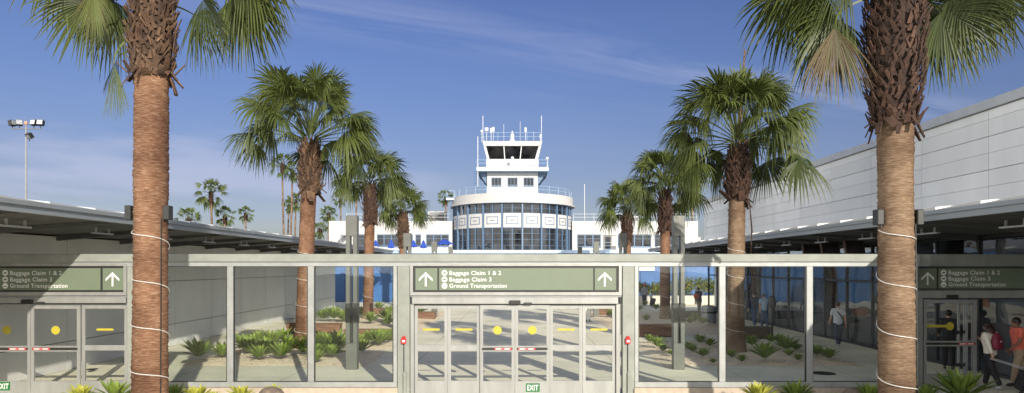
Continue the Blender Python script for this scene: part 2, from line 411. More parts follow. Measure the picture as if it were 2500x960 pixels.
# unseen bright cloud added as fill light, west and behind the viewer
fill_west = mth('MULTIPLY', ramp(sx.outputs[0], -.66, -.86), ramp(sx.outputs[2], .62, .30))
fill_south = mth('MULTIPLY', ramp(sx.outputs[1], .05, -.35), ramp(nv.outputs['Fac'], .35, .6))
fill_south_low = mth('MULTIPLY', ramp(sx.outputs[1], -.15, -.5), ramp(sx.outputs[2], .55, .25))
cm2 = N.new('ShaderNodeMix'); cm2.data_type = 'RGBA'; L.new(mth('ADD', mth('MAXIMUM', mth('MULTIPLY', fill_west, .92), mth('MULTIPLY', fill_south_low, .8)), mth('MULTIPLY', fill_south, .3), True), cm2.inputs[0]); L.new(cm.outputs[2], cm2.inputs[6]); cm2.inputs[7].default_value = (13.5, 13.2, 12.6, 1)
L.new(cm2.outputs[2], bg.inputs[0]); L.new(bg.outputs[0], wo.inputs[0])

sl = bpy.data.lights.new('sun', 'SUN'); sl.energy = 4.8; sl.angle = R(.5); sl.color = (1.0, .915, .795)
so = bpy.data.objects.new('sun', sl); C.objects.link(so); so.rotation_euler = SUN.to_track_quat('Z', 'Y').to_euler(); so.location = (10, -30, 30)
cam = bpy.data.cameras.new('camera'); co = bpy.data.objects.new('camera', cam); C.objects.link(co); sc.camera = co
co.location = (0, 0, H); co.rotation_euler = (R(90), 0, 0)
cam.sensor_fit = 'HORIZONTAL'; cam.sensor_width = 36; cam.lens = 36 * F / 2500
cam.shift_x = -(CX - 1250) / 2500; cam.shift_y = (CY - 480) / 2500
cam.clip_end = 3000; cam.clip_start = .1
vs = sc.view_settings; vs.view_transform = 'Standard'; vs.look = 'None'; vs.exposure = .45; vs.gamma = 1; vs.use_curve_mapping = False
sc.cycles.transparent_max_bounces = 24; sc.cycles.max_bounces = 8; sc.cycles.use_denoising = True

# ------------------------------------------------------------------ ground
tag(MB().add([(-1500, -300, -.02), (1500, -300, -.02), (1500, 2500, -.02), (-1500, 2500, -.02)], [(0, 1, 2, 3)]).build('ground', M['asphalt']), 'dark asphalt ground far around the plaza', 'ground', kind='structure')

def plaza_mat():
    m = bpy.data.materials.new('plaza_concrete')
    nt, N, L = nodes_of(m)
    out = N.new('ShaderNodeOutputMaterial'); b = N.new('ShaderNodeBsdfPrincipled'); L.new(b.outputs[0], out.inputs[0])
    tc = N.new('ShaderNodeTexCoord')
    n1 = N.new('ShaderNodeTexNoise'); n1.inputs['Scale'].default_value = .5; n1.inputs['Detail'].default_value = 8; n1.inputs['Roughness'].default_value = .65
    n2 = N.new('ShaderNodeTexNoise'); n2.inputs['Scale'].default_value = 40; n2.inputs['Detail'].default_value = 3
    L.new(tc.outputs['Object'], n1.inputs['Vector']); L.new(tc.outputs['Object'], n2.inputs['Vector'])
    r1 = N.new('ShaderNodeValToRGB'); r1.color_ramp.elements[0].position = .3; r1.color_ramp.elements[1].position = .7
    r1.color_ramp.elements[0].color = (.62, .60, .46, 1); r1.color_ramp.elements[1].color = (.84, .80, .62, 1)
    L.new(n1.outputs['Fac'], r1.inputs[0])
    r2 = N.new('ShaderNodeMapRange'); r2.inputs[3].default_value = .82; r2.inputs[4].default_value = 1.15; L.new(n2.outputs['Fac'], r2.inputs[0])
    mx = N.new('ShaderNodeMix'); mx.data_type = 'RGBA'; mx.blend_type = 'MULTIPLY'; mx.inputs[0].default_value = 1
    L.new(r1.outputs[0], mx.inputs[6]); L.new(r2.outputs[0], mx.inputs[7])
    # saw-cut joints every 3.2 m
    br = N.new('ShaderNodeTexBrick'); br.offset = 0; br.inputs['Scale'].default_value = 1
    br.inputs['Brick Width'].default_value = 3.2; br.inputs['Row Height'].default_value = 3.2; br.inputs['Mortar Size'].default_value = .012
    br.inputs['Color1'].default_value = (1, 1, 1, 1); br.inputs['Color2'].default_value = (.93, .94, .93, 1); br.inputs['Mortar'].default_value = (.45, .45, .43, 1)
    L.new(tc.outputs['Object'], br.inputs['Vector'])
    m2 = N.new('ShaderNodeMix'); m2.data_type = 'RGBA'; m2.blend_type = 'MULTIPLY'; m2.inputs[0].default_value = 1
    L.new(mx.outputs[2], m2.inputs[6]); L.new(br.outputs[0], m2.inputs[7]); L.new(m2.outputs[2], b.inputs['Base Color'])
    b.inputs['Roughness'].default_value = .8
    return m
def gravel_mat():
    m = mat('gravel', (.86, .74, .53), .95, .0, 30, col2=(.58, .48, .34), bump=.9, bscale=35, big=.2)
    return m
M['gravel'] = gravel_mat()
tag(MB().add([(-40, -25, 0), (40, -25, 0), (40, 60, 0), (-40, 60, 0)], [(0, 1, 2, 3)]).build('plaza', plaza_mat()), 'pale concrete plaza between the two concourses', 'plaza', kind='structure')
def bed(poly, rng):
    """gravel sheet with an uneven edge, heaped a little in the middle"""
    n = len(poly); pts = []
    for i in range(n):
        a, b = Vector(poly[i]), Vector(poly[(i + 1) % n]); k = max(2, int((b - a).length / .5))
        for j in range(k):
            p = a.lerp(b, j / k); pts.append((p.x + rng.uniform(-.06, .06), p.y + rng.uniform(-.06, .06)))
    cx = sum(p[0] for p in pts) / len(pts); cy = sum(p[1] for p in pts) / len(pts)
    mb = MB(); vs = []; k = len(pts)
    for lvl, z in ((1, .006), (.92, .05), (.6, .07)):
        vs += [(cx + (x - cx) * lvl, cy + (y - cy) * lvl, z) for x, y in pts]
    vs.append((cx, cy, .08)); fs = []
    for r in range(2):
        for i in range(k): fs.append((r * k + i, r * k + (i + 1) % k, (r + 1) * k + (i + 1) % k, (r + 1) * k + i))
    for i in range(k): fs.append((2 * k + i, 2 * k + (i + 1) % k, 3 * k))
    mb.add(vs, fs)
    tag(mb.build('gravel_bed', M['gravel'], smooth=True), 'tan gravel planting bed', 'gravel bed', kind='structure')
rg = random.Random(3)
bed([(-10.5, 21.3), (-4.65, 21.3), (-4.65, 28.2), (-10.5, 28.2)], rg)
bed([(-10.5, 32.2), (-4.65, 32.2), (-4.65, 47.5), (-10.5, 47.5)], rg)
bed([(4.65, 20.9), (5.3, 21.3), (10.9, 21.3), (10.9, 26.5), (9.2, 28.2), (4.65, 28.2)], rg)
bed([(4.65, 31.2), (10.9, 31.2), (10.9, 47.5), (4.65, 47.5)], rg)
bed([(-11.5, 9.0), (-2.9, 9.0), (-2.9, 16.3), (-9.4, 16.3), (-11.5, 15.5)], rg)
bed([(2.9, 9.0), (11.5, 9.0), (11.5, 15.8), (9.3, 16.3), (2.9, 16.3)], rg)
def stones():
    g = random.Random(77); b = MB()
    for (x0, x1, y0, y1, n) in ((-10.3, -4.8, 21.4, 28, 600), (4.8, 10.7, 21.4, 28, 600), (-10.3, -4.8, 32.4, 47, 500), (4.8, 10.7, 31.4, 47, 500), (-11, -3, 13, 16.2, 500), (3, 11, 13, 16.2, 500)):
        for _ in range(n):
            x, y = g.uniform(x0, x1), g.uniform(y0, y1); r = g.uniform(.015, .045) * (1.6 if g.random() < .06 else 1); a = g.uniform(0, 6); z = .062
            vs = [(x + r * math.cos(a + q * PI / 2) * g.uniform(.7, 1.2), y + r * math.sin(a + q * PI / 2) * g.uniform(.7, 1.2), z) for q in range(4)] + [(x, y, z + r * .8)]
            b.add(vs, [(0, 1, 4), (1, 2, 4), (2, 3, 4), (3, 0, 4)])
    tag(b.build('gravel', M['rock_pale']), 'loose stones scattered over the gravel beds', 'gravel', kind='stuff')
M['rock_pale'] = mat('pale_stones', (.48, .40, .30), .9, .35, 3)
stones()
for px, py, r, lab in ((225, 902, .16, 'small dark round drain cover in the concrete behind the left doors'), (2010, 912, .34, 'dark round manhole cover on the shaded concrete by the right panes')):
    p = G(px, py); mb = MB(); mb.lathe([(r, .004), (r, .012), (r * .9, .012), (r * .9, .008), (r * .3, .008), (r * .3, .014), (.01, .014)], (p.x, p.y), 24)
    tag(mb.build('drain_cover', M['dark_grey']), lab, 'drain cover')

# ------------------------------------------------------------------ concourse buildings with long canopies
def concourse(s, name, label):
    """s = -1 the low building on the left, +1 the tall white one on the right"""
    root = thing(name, label, 'building', (s * 14, 30, 0))
    y0, y1 = -12.0, (51.0 if s < 0 else 48.0)
    ce = y1 + (3.5 if s < 0 else 2.2)
    xw = 13.45 if s < 0 else 13.6
    trg = random.Random(8)
    # canopy slab (cross-section in XZ run along Y)
    def run(poly, ya, yb, nm, m): 
        b = MB(); b.prism([(s * x, z) for x, z in poly], ya, yb); return b.build(nm, m, root, fix=True)
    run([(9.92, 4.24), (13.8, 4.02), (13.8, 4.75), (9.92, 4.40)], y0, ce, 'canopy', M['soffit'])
    run([(9.80, 4.19), (9.92, 4.19), (9.92, 4.41), (9.80, 4.41)], y0, ce + .1, 'fascia', M['fascia'])
    run([(9.74, 4.33), (9.80, 4.33), (9.80, 4.42), (9.74, 4.42)], y0, ce + .1, 'gutter', M['fascia'])
    b = MB(); k = 0; yy = y0
    while yy < ce - .3:                                      # lapped roof sheets: each one's near end stands up a little
        ln = 1.55
        for xa, xb in ((9.78, 13.2),):
            h = .075 if s > 0 else .05
            vs = [(s * xa, yy, 4.425), (s * xb, yy, 4.77), (s * xb, yy + ln, 4.77), (s * xa, yy + ln, 4.425), (s * xa, yy, 4.42 + h), (s * xb, yy, 4.77 + h), (s * xb, yy + ln, 4.785), (s * xa, yy + ln, 4.435)]
            b.add(vs, [(0, 1, 2, 3), (4, 5, 6, 7), (0, 1, 5, 4), (1, 2, 6, 5), (2, 3, 7, 6), (3, 0, 4, 7)])
        yy += ln
    b.build('roof_sheeting', M['steps'] if s > 0 else M['coping'], root, fix=True)
    yy = 0.8
    while yy < ce - 1:                                       # ribs under the soffit
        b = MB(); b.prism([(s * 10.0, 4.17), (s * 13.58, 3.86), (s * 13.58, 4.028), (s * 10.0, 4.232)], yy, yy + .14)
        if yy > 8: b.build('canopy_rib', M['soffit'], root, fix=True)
        yy += 3.2
    yy = 2.4
    while yy < ce - 2:                                       # tube lights slung under the canopy
        b = MB(); b.box(s * 11.08, s * 11.17, yy - .45, yy + .45, 3.98, 4.02); b.box(s * 11.1, s * 11.15, yy - .3, yy - .27, 4.02, 4.16); b.box(s * 11.1, s * 11.15, yy + .27, yy + .3, 4.02, 4.16)
        if yy > 8: b.build('batten_light', M['coping'], root)
        yy += 3.2
    b = MB()
    if s < 0:
        MB().box(-30, -xw - .06, y0, y1, 0, 4.0).build('wall', M['joint'], root)
        yy = 20.5 - 3.25 * 10
        while yy < y1:
            ya, yb = max(yy, y0), min(yy + 3.25, y1)
            for za, zb in ((.0, .86), (.86, 2.55), (2.55, 4.0)):
                b.tint = trg.random()
                if yb - ya > .1: b.box(-xw, -xw - .06, ya + .012, yb - .012, za + .012, zb - .012)
            yy += 3.25
        b.build('cladding', M['panel_grey'], root)
        MB().box(-30, -13.83, y0, y1, 4.03, 4.6).build('roof', M['coping'], root)
    else:
        bb = MB(); bb.box(14.0, 34, y0, 34.0, 0, 7.5); bb.box(14.0, 14.2, 34.01, y1, 0, 4.6); bb.build('wall', M['panel_white'], root)
        MB().box(13.35, 13.995, y0, y1, 4.80, 7.5).build('upper_wall', M['joint'], root)
        yy = 19.18 - 3.16 * 10
        edges = [4.81, 5.36, 5.83, 6.30, 6.77, 7.24, 7.52]
        while yy < y1:
            ya, yb = max(yy, y0), min(yy + 3.16, y1)
            for i in range(len(edges) - 1):
                g = .010 if i % 2 else .006; b.tint = trg.random()
                if yb - ya > .1: b.box(13.29, 13.35, ya + .008, yb - .008, edges[i] + g * .5, edges[i + 1] - g * (1.5 if i % 2 else .6))
            yy += 3.16
        b.build('cladding', M['panel_white'], root)
        bb = MB(); bb.box(13.18, 14.05, y0 - .1, y1 + .1, 7.525, 7.78); bb.box(14.051, 34.1, y0 - .1, 34.1, 7.525, 7.7); bb.build('coping', M['coping'], root)
        # glazed front under the canopy
        yy = y0; 
        fr = MB()
        fr.box(xw - .04, xw + .06, y0, y1, 0, .10); fr.box(xw - .04, xw + .06, y0, y1, 2.50, 2.58); fr.box(xw - .04, xw + .06, y0, y1, 3.93, 4.02)
        while yy <= y1 + .01:
            fr.box(xw - .05, xw + .055, yy - .035, yy + .035, .103, 3.927); yy += 2.0
        fr.build('mullion', M['dark_grey'], root)
        for k in range(int((y1 - 10) / 4)):
            ya = 10 + 4 * k
            MB().box(xw + .01, xw + .03, ya + .04, min(ya + 3.96, y1 - .04), .11, 2.49).build('window', M['facade_glass'], root)
            MB().box(xw + .01, xw + .03, ya + .04, min(ya + 3.96, y1 - .04), 2.59, 3.92).build('window', M['facade_glass'], root)
    return root
concourse(-1, 'concourse_building', 'low grey panelled concourse building with a long dark canopy')
concourse(1, 'concourse_building', 'tall white panelled concourse building above a canopied glass front')
for px, k, lab in ((1981, 0, 'smallest brown framed monitor hung under the right canopy'), (2027, 1, 'middle one of three brown framed monitors under the right canopy'), (2086, 2, 'largest and nearest brown framed monitor under the right canopy')):
    Y = 11.9 * F / (px - CX); t = thing('hanging_monitor', lab, 'monitor', (11.9, Y, 3.8), 'monitors under the right canopy')
    rm = Matrix.Rotation(R(14), 3, 'Z') @ Matrix.Rotation(R(-12), 3, 'X')
    MB().obox((11.9, Y, 3.74), (.78, .10, .56), rm).build('casing', M['screen_frame'], t)
    MB().obox(Vector((11.9, Y, 3.74)) + rm @ Vector((0, -.055, .0)), (.66, .012, .44), rm).build('screen', M['screen'], t)
    MB().tube([(11.9, Y + .06, 3.95), (11.9, Y + .06, 4.22)], .025).build('hanger', M['dark_grey'], t)

# ------------------------------------------------------------------ glass partition across the plaza
YF = 16.56                                  # front face of the frames
wall = thing('glass_partition', 'grey framed glass partition wall with concrete curb crossing the plaza', 'glass wall', (0, YW, 0))
xl, xr = wx(-420), wx(2238)
MB().bbox(xl, xr, YF - .03, YF + .27, wz(640), wz(620.5), .012).build('top_beam', M['alu_grey'], wall)
MB().box(xl, xr, YF + .01, YF + .22, wz(650), wz(640.4)).build('head_rail', M['alu_light'], wall)
def post(a, b, y0=620, z0=0):
    MB().bbox(wx(a), wx(b), YF + .005, YF + .235, z0, wz(650.3), .008).build('post', M['alu_grey'], wall)
post(972, 1001.5); post(1518.5, 1547.5); post(316, 344); post(2190, 2236)
def bay(xs, cuts, py_b=938):
    """one run of panes: outer frame, mullions, bottom rail, curb and the panes themselves"""
    a, b = xs
    zb, zt = wz(931), wz(650.3)
    MB().bbox(wx(a), wx(b), YF - .01, YF + .16, wz(944), zb, .006).build('bottom_rail', M['alu_light'], wall)
    MB().bbox(wx(a) - .02, wx(b) + .02, YF - .06, YF + .24, -.01, wz(944.5), .012).build('curb', M['concrete_curb'], wall)
    st = [a] + cuts + [b]
    for i, c in enumerate(st):
        w0, w1 = (c, c + 9) if i == 0 else ((c - 9, c) if i == len(st) - 1 else (c - 7.5, c + 7.5))
        MB().bbox(wx(w0), wx(w1), YF, YF + .15, zb + .001, zt - .001, .006).build('mullion', M['alu_light'], wall)
    for i in range(len(st) - 1):
        MB().box(wx(st[i]) + .05, wx(st[i + 1]) - .05, YF + .075, YF + .087, zb - .01, zt + .01).build('glass_pane', M['clear_glass'], wall)
        gk = MB(); xa, xb = wx(st[i]) + (.09 if i == 0 else .0755), wx(st[i + 1]) - (.09 if i == len(st) - 2 else .0755)
        for (q0, q1, z0, z1) in ((xa, xa + .016, zb, zt), (xb - .022, xb, zb, zt), (xa + .017, xb - .023, zt - .018, zt), (xa + .017, xb - .023, zb, zb + .014)): gk.box(q0, q1, YF + .02, YF + .07, z0 + .002, z1 - .002)
        gk.build('gasket', M['black'], wall)
bay((345, 971), [566, 762]); bay((1548, 2189), [1760.5, 1972.5])

def autodoor(label, bounds, kinds, Y, scale_px, header, loc_x, jambs, top=745, bot=958, pair=(None, None), xf=None, zf=None, openm=None):
    X = xf or (lambda p: wx(p)); Z = zf or (lambda p: wz(p))
    root = thing('automatic_door', label, 'sliding door', (loc_x, Y, 0), 'sliding glass doors in the partition')
    h0, h1, hy0, hy1 = header
    MB().bbox(X(h0), X(h1), Y - .10, Y + .14, Z(hy1), Z(hy0), .012).build('header', M['alu'], root)
    MB().box(X(h0) + .06, X(h1) - .06, Y + .01, Y + .12, Z(hy1 + 3), Z(hy1) - .001).build('track', M['dark_grey'], root)
    for a, b in jambs:
        MB().bbox(X(a), X(b), Y - .04, Y + .13, .0, Z(hy1) - .002, .006).build('jamb', M['alu'], root)
    mid = (bounds[0] + bounds[-1]) / 2
    sb = MB(); sb.bbox(X(mid - 14), X(mid + 13), Y - .17, Y - .102, Z(hy1) + .0, Z(hy1 - 9), .012); sb.build('sensor', M['black'], root)
    if openm is None:
        sb = MB(); sb.bbox(X(mid + 21), X(mid + 41), Y - .15, Y - .102, Z(hy1 + 1), Z(hy1 - 4), .008); sb.build('sensor', M['dark_grey'], root)
    for i in range(len(bounds) - 1):
        a, b = bounds[i], bounds[i + 1]; kd = kinds[i]
        off = -.035 if kd == 'slide' else .03
        if kd == 'stack': off = .03
        y0, y1 = Y + off, Y + off + .045
        xa, xb = X(a) + .004, X(b) - .004
        zt, zb = Z(top) - .004, .012
        st = .075
        f = MB()
        f.box(xa, xa + st, y0, y1, zb, zt); f.box(xb - st, xb, y0, y1, zb, zt)
        f.box(xa + st, xb - st, y0, y1, zt - .085, zt); f.box(xa + st, xb - st, y0, y1, zb, Z(930))
        if kd == 'slide':
            f.box(xa + st, xb - st, y0, y1, Z(848), Z(844)); f.box(xa + st, xb - st, y0, y1, Z(858), Z(854))
        else: f.box(xa + st, xb - st, y0, y1, Z(856), Z(843))
        lf = f.build('door_leaf', M['alu'], root)
        if openm and kd == 'slide' : pass
        gl = MB(); gl.box(xa + st - .01, xb - st + .01, y0 + .018, y0 + .026, Z(930) - .01, zt - .075); gl.build('glass_pane', M['door_glass'], lf)
        cx = (xa + xb) / 2
        if kd == 'slide':
            pb = MB(); pb.bbox(xa + st - .02, xb - st + .02, y0 - .04, y0 - .003, Z(853.5), Z(848.5), .006); pb.build('push_bar', M['black'], lf)
            right = (i * 2 >= len(kinds)) 
            x0_, x1_ = (xa + st, xa + st + .42) if right else (xb - st - .42, xb - st)
            lb = MB(); lb.box(x0_, x1_, y0 - .044, y0 - .0405, Z(853.2), Z(848.8)); lb.build('push_label', M['red'], lf)
            wl = MB(); wl.box(x0_ + .03, x0_ + .17, y0 - .0465, y0 - .0445, Z(852.2), Z(849.8)); wl.box(x0_ + .19, x0_ + .21, y0 - .0465, y0 - .0445, Z(851.6), Z(850.4)); wl.box(x0_ + .24, x0_ + .38, y0 - .0465, y0 - .0445, Z(852.2), Z(849.8)); wl.build('label_print', M['white_vinyl'], lf)
            dc = MB(); dcx = cx + (.02 if right else -.02) * 0; dc.disc((dcx, Z(806)), .105, y0 + .010, 24); dc.build('round_decal', M['yellow'], lf)
            dp = MB(); 
            for q, wd in ((.045, .09), (.015, .14), (-.015, .14), (-.045, .08)): dp.box(dcx - wd / 2, dcx + wd / 2, y0 + .007, y0 + .0095, Z(806) + q - .008, Z(806) + q + .008)
            dp.build('decal_print', M['ochre'], lf)
        elif kd == 'side':
            dc = MB(); n = 8; r_ = .027; hw = .185; zc = Z(805)
            poly = [(cx + hw + r_ * math.sin(PI * k / n), zc + r_ * math.cos(PI * k / n)) for k in range(n + 1)] + [(cx - hw - r_ * math.sin(PI * k / n), zc - r_ * math.cos(PI * k / n)) for k in range(n + 1)]
            dc.prism(poly, y0 + .010, y0 + .013); dc.build('strip_decal', M['yellow'], lf, fix=True)
            dp = MB(); dp.box(cx - .17, cx - .01, y0 + .007, y0 + .0095, zc - .009, zc + .009); dp.box(cx + .05, cx + .17, y0 + .007, y0 + .0095, zc - .009, zc + .009); dp.build('decal_print', M['ochre'], lf)
        for zz_ in (790, 900):
            if kd == 'slide' and i > 0 : 
                k = MB(); k.box(xa - .02, xa + .02, y0 - .02, y0 - .001, Z(zz_ + 4), Z(zz_ - 4)); 
    return root
autodoor('six leaf sliding glass door in the middle of the wall, under the sunlit sign', [1012, 1093, 1172, 1257, 1342, 1422, 1503], ['side', 'side', 'slide', 'slide', 'side', 'side'], YF + .09, 100, (1007, 1508, 725, 742), 0, ((1002.5, 1011.5), (1503.5, 1513)))
autodoor('sliding glass door left of the wire wrapped palm under the half shaded sign', [-156, -40, 78.5, 199, 311], ['side', 'slide', 'slide', 'side'], YF + .09, 100, (-160, 313, 725, 740), wx(78), ((-162, -156.5), (311.5, 315.5)))
# surround of the middle sign
for a, b in ((1002, 1517),):
    fr = MB(); fr.box(wx(1002.3), wx(1517.5), YF + .02, YF + .20, wz(650.1) - .011, wz(637.5) - .13)
# right-hand doors stand a metre farther back, in the canopy's shade
YR = 17.7
RX = lambda p: wx(p, YR)
RZ = lambda p: H - (CY + (p - 652) * (YW / YR) - CY) * YR / F     # same heights as the other doors
rd = thing('glass_partition', 'shaded set back partition bay with open doorway under the right canopy', 'glass wall', (RX(2500), YR, 0))
MB().bbox(RX(2228), RX(2560), YR - .06, YR + .22, wz(651, YR), wz(621, YR), .012).build('top_beam', M['alu_grey'], rd)
MB().box(RX(2228), RX(2560), YR - .02, YR + .2, wz(712, YR), wz(704.5, YR)).build('head_rail', M['alu_grey'], rd)
MB().bbox(RX(2224), RX(2238), YR - .03, YR + .2, 0, wz(651.5, YR), .006).build('post', M['alu_grey'], rd)
MB().box(RX(2238.5), RX(2560), YR + .10, YR + .16, wz(704, YR), wz(651.6, YR)).build('transom_panel', M['alu_grey'], rd)
MB().box(wx(2237), RX(2224), YF + .3, YR - .05, wz(650), wz(622)).build('return_beam', M['alu_grey'], rd)
autodoor('shaded sliding door standing open beneath the right canopy', [2256, 2386], ['slide'], YR + .05, 94, (2238, 2640, 712.5, 733), RX(2320), ((2240, 2254),), top=737, bot=945, xf=RX, zf=lambda p: H - (p - 652) / 100.0, openm=True)
lf = MB()
rdoor = [o for o in C.objects if o.name.startswith('automatic_door')][-1]
xa, xb = RX(2345), RX(2378); 
for q in (0, 1):
    f = MB(); yq = YR + .12 + .05 * q
    a = RX(2346 + 18 * q); b = RX(2366 + 18 * q)
    f.box(a, a + .05, yq, yq + .04, .012, 2.2); f.box(b + .0, b + .05, yq, yq + .04, .012, 2.2); f.box(a + .05, b, yq, yq + .04, .012, .25); f.box(a + .05, b, yq, yq + .04, 2.12, 2.2)
    ld = f.build('door_leaf', M['alu_light'], rdoor)
    for z in (.5, 1.35): MB().box(a - .03, a + .06, yq - .02, yq - .002, z, z + .09).build('latch', M['black'], ld)
MB().box(RX(2262) , RX(2312), YR + .025, YR + .028, 1.53, 1.60).build('strip_decal', M['yellow'], [c for c in rdoor.children if c.name.startswith('door_leaf')][0])

# ------------------------------------------------------------------ direction signs
def arrow(mb, cx, z0, z1, y, wd):
    """broad white arrow pointing up: shaft and two mitred barbs"""
    t = .040; h = z1 - z0
    mb.prism([(cx - t / 2, z0), (cx + t / 2, z0), (cx + t / 2, z1 - .03), (cx - t / 2, z1 - .03)], y, y + .003)
    for s in (-1, 1):
        pts = [(cx, z1), (cx + s * wd / 2, z1 - wd * .48), (cx + s * wd / 2, z1 - wd * .48 - .062), (cx, z1 - .062)]
        mb.prism(pts if s > 0 else pts[::-1], y - .0035, y - .0005)
def sign(label, Y, X, Z, border, cells, arrows, textx, group='green direction signs'):
    root = thing('direction_sign', label, 'sign', (X((border[0] + border[1]) / 2), Y, Z(711)), group)
    MB().box(X(border[0]), X(border[1]), Y, Y + .05, Z(711), Z(651.5)).build('backing', M['black'], root)
    for a, b in cells:
        MB().box(X(a), X(b), Y - .012, Y - .001, Z(708), Z(655)).build('panel', M['sign_green'], root)
    for c in arrows:
        b = MB(); arrow(b, X(c), Z(699), Z(664.5), Y - .016, .33); b.build('arrow', M['white_vinyl'], root, fix=True)
    k = (X(100) - X(0)) / 1.0
    for z, s, wdt in ((671.3, 'Baggage Claim 1 & 2', 1.25), (687.0, 'Baggage Claim 3', 1.015), (702.3, 'Ground Transportation', 1.39)):
        t = MB(); text_into(t, s, X(textx + 12), Z(z), .098 * k, Y - .0155, wdt * k, .009); t.build('lettering', M['white_vinyl'], root)
    for i, z in enumerate((666.3, 682.3, 697.8)):
        d = MB(); d.disc((X(textx), Z(z)), .068 * k, Y - .0155, 20, .003); d = d.build('pictogram', M['white_vinyl'], root)
        g = MB()
        if i < 2:
            g.prism([(X(textx) - .035 * k, Z(z) - .022 * k), (X(textx) + .035 * k, Z(z) - .022 * k), (X(textx) + .035 * k, Z(z) + .016 * k), (X(textx) - .035 * k, Z(z) + .016 * k)], Y - .0185, Y - .0162)
            g.box(X(textx) - .013 * k, X(textx) + .013 * k, Y - .0185, Y - .0162, Z(z) + .017 * k, Z(z) + .028 * k)
        else:
            g.box(X(textx) - .042 * k, X(textx) + .042 * k, Y - .0185, Y - .0162, Z(z) - .018 * k, Z(z) - .004 * k)
            for q in (-1, 1): g.disc((X(textx) + q * .024 * k, Z(z) - .024 * k), .010 * k, Y - .0185, 8, .002)
        g.build('symbol', M['sign_green'], d)
    return root
# framed sign boxes belong to the partition
def signbox(a, b, parent, Y, X, Z):
    f = MB()
    f.box(X(a), X(b), Y + .0, Y + .12, Z(721), Z(713)); f.box(X(a), X(b), Y, Y + .12, Z(649.7), Z(644))
    f.box(X(a), X(a + 7), Y, Y + .12, Z(713), Z(649.7)); f.box(X(b - 7), X(b), Y, Y + .12, Z(713), Z(649.7))
    f.build('sign_surround', M['alu'], parent)
    MB().box(X(a), X(b), Y + .06, Y + .11, Z(725), Z(721)).build('lower_rail', M['alu_light'], parent)
    MB().box(X(a + 7), X(b - 7), Y + .08, Y + .10, Z(713), Z(650)).build('transom_panel', M['alu_grey'], parent)
signbox(1003, 1516, wall, YF - .015, wx, wz)
signbox(-162, 315.5, wall, YF - .015, wx, wz)
sign('sunlit green baggage claim sign with a white arrow at each end', YF - .0, wx, wz, (1011, 1506), [(1016, 1069), (1073.5, 1446.5), (1451, 1502)], [1041, 1475], 1086.5)
sign('green baggage claim sign half in shade, over the left doors', YF - .0, wx, wz, (-150, 312), [(-48, 4), (8.5, 252.5), (258, 309), (-146, -52)], [282], 22)
RS = lambda p: wx(p, YR - .1)
sign('shaded green baggage claim sign over the open right doorway', YR - .1, RS, lambda p: wz(652 + (p - 652) * .93 + .5, YR - .1), (2239, 2640), [(2243, 2286), (2290.5, 2634)], [2264], 2303)

# exit stickers and fire alarms
def exit_sign(px, py, Y, label, k=1.0):
    r = thing('exit_sign', label, 'sign', (px, Y, py), 'green exit signs on the doors')
    MB().box(px - .17 * k, px + .17 * k, Y - .004, Y - .0005, py - .105 * k, py + .105 * k).build('plate', M['exit_green'], r)
    t = MB(); text_into(t, 'EXIT', px - .135 * k, py - .065 * k, .13 * k, Y - .006, .27 * k, .02); t.build('lettering', M['white_vinyl'], r)
exit_sign(wx(1300.5), wz(945.5), YF + .055, 'green exit sign low on the middle sliding door')
exit_sign(wx(12), wz(942), YF + .055, 'green exit sign low on the left sliding door')
exit_sign(RX(2316), .16, YR + .014, 'green exit sign partly behind agaves on the open right door')
for px, lab in ((988, 'red fire alarm box on the post left of the middle doors'), (1530.5, 'red fire alarm box on the post right of the middle doors')):
    x = wx(px); r = thing('fire_alarm', lab, 'fire alarm', (x, YF, 0), 'fire alarm call points on the door posts')
    MB().bbox(x - .055, x + .055, YF - .075, YF + .003, wz(838), wz(823), .01).build('housing', M['red'], r)
    MB().box(x - .03, x + .035, YF - .08, YF - .0755, wz(833.5), wz(829)).build('pull_handle', M['white_vinyl'], r)
    MB().bbox(x - .03, x + .04, YF - .06, YF + .003, wz(822.8), wz(819.5), .008).build('strobe', M['red'], r)
    MB().tube([(x, YF - .015, wz(838)), (x, YF - .015, wz(905))], .011, 8).build('conduit', M['dark_grey'], r)
    c = MB(); c.bbox(x - .01, x + .06, YF - .06, YF + .003, .02, wz(906), .008); c.build('junction_duct', M['alu_grey'], r)

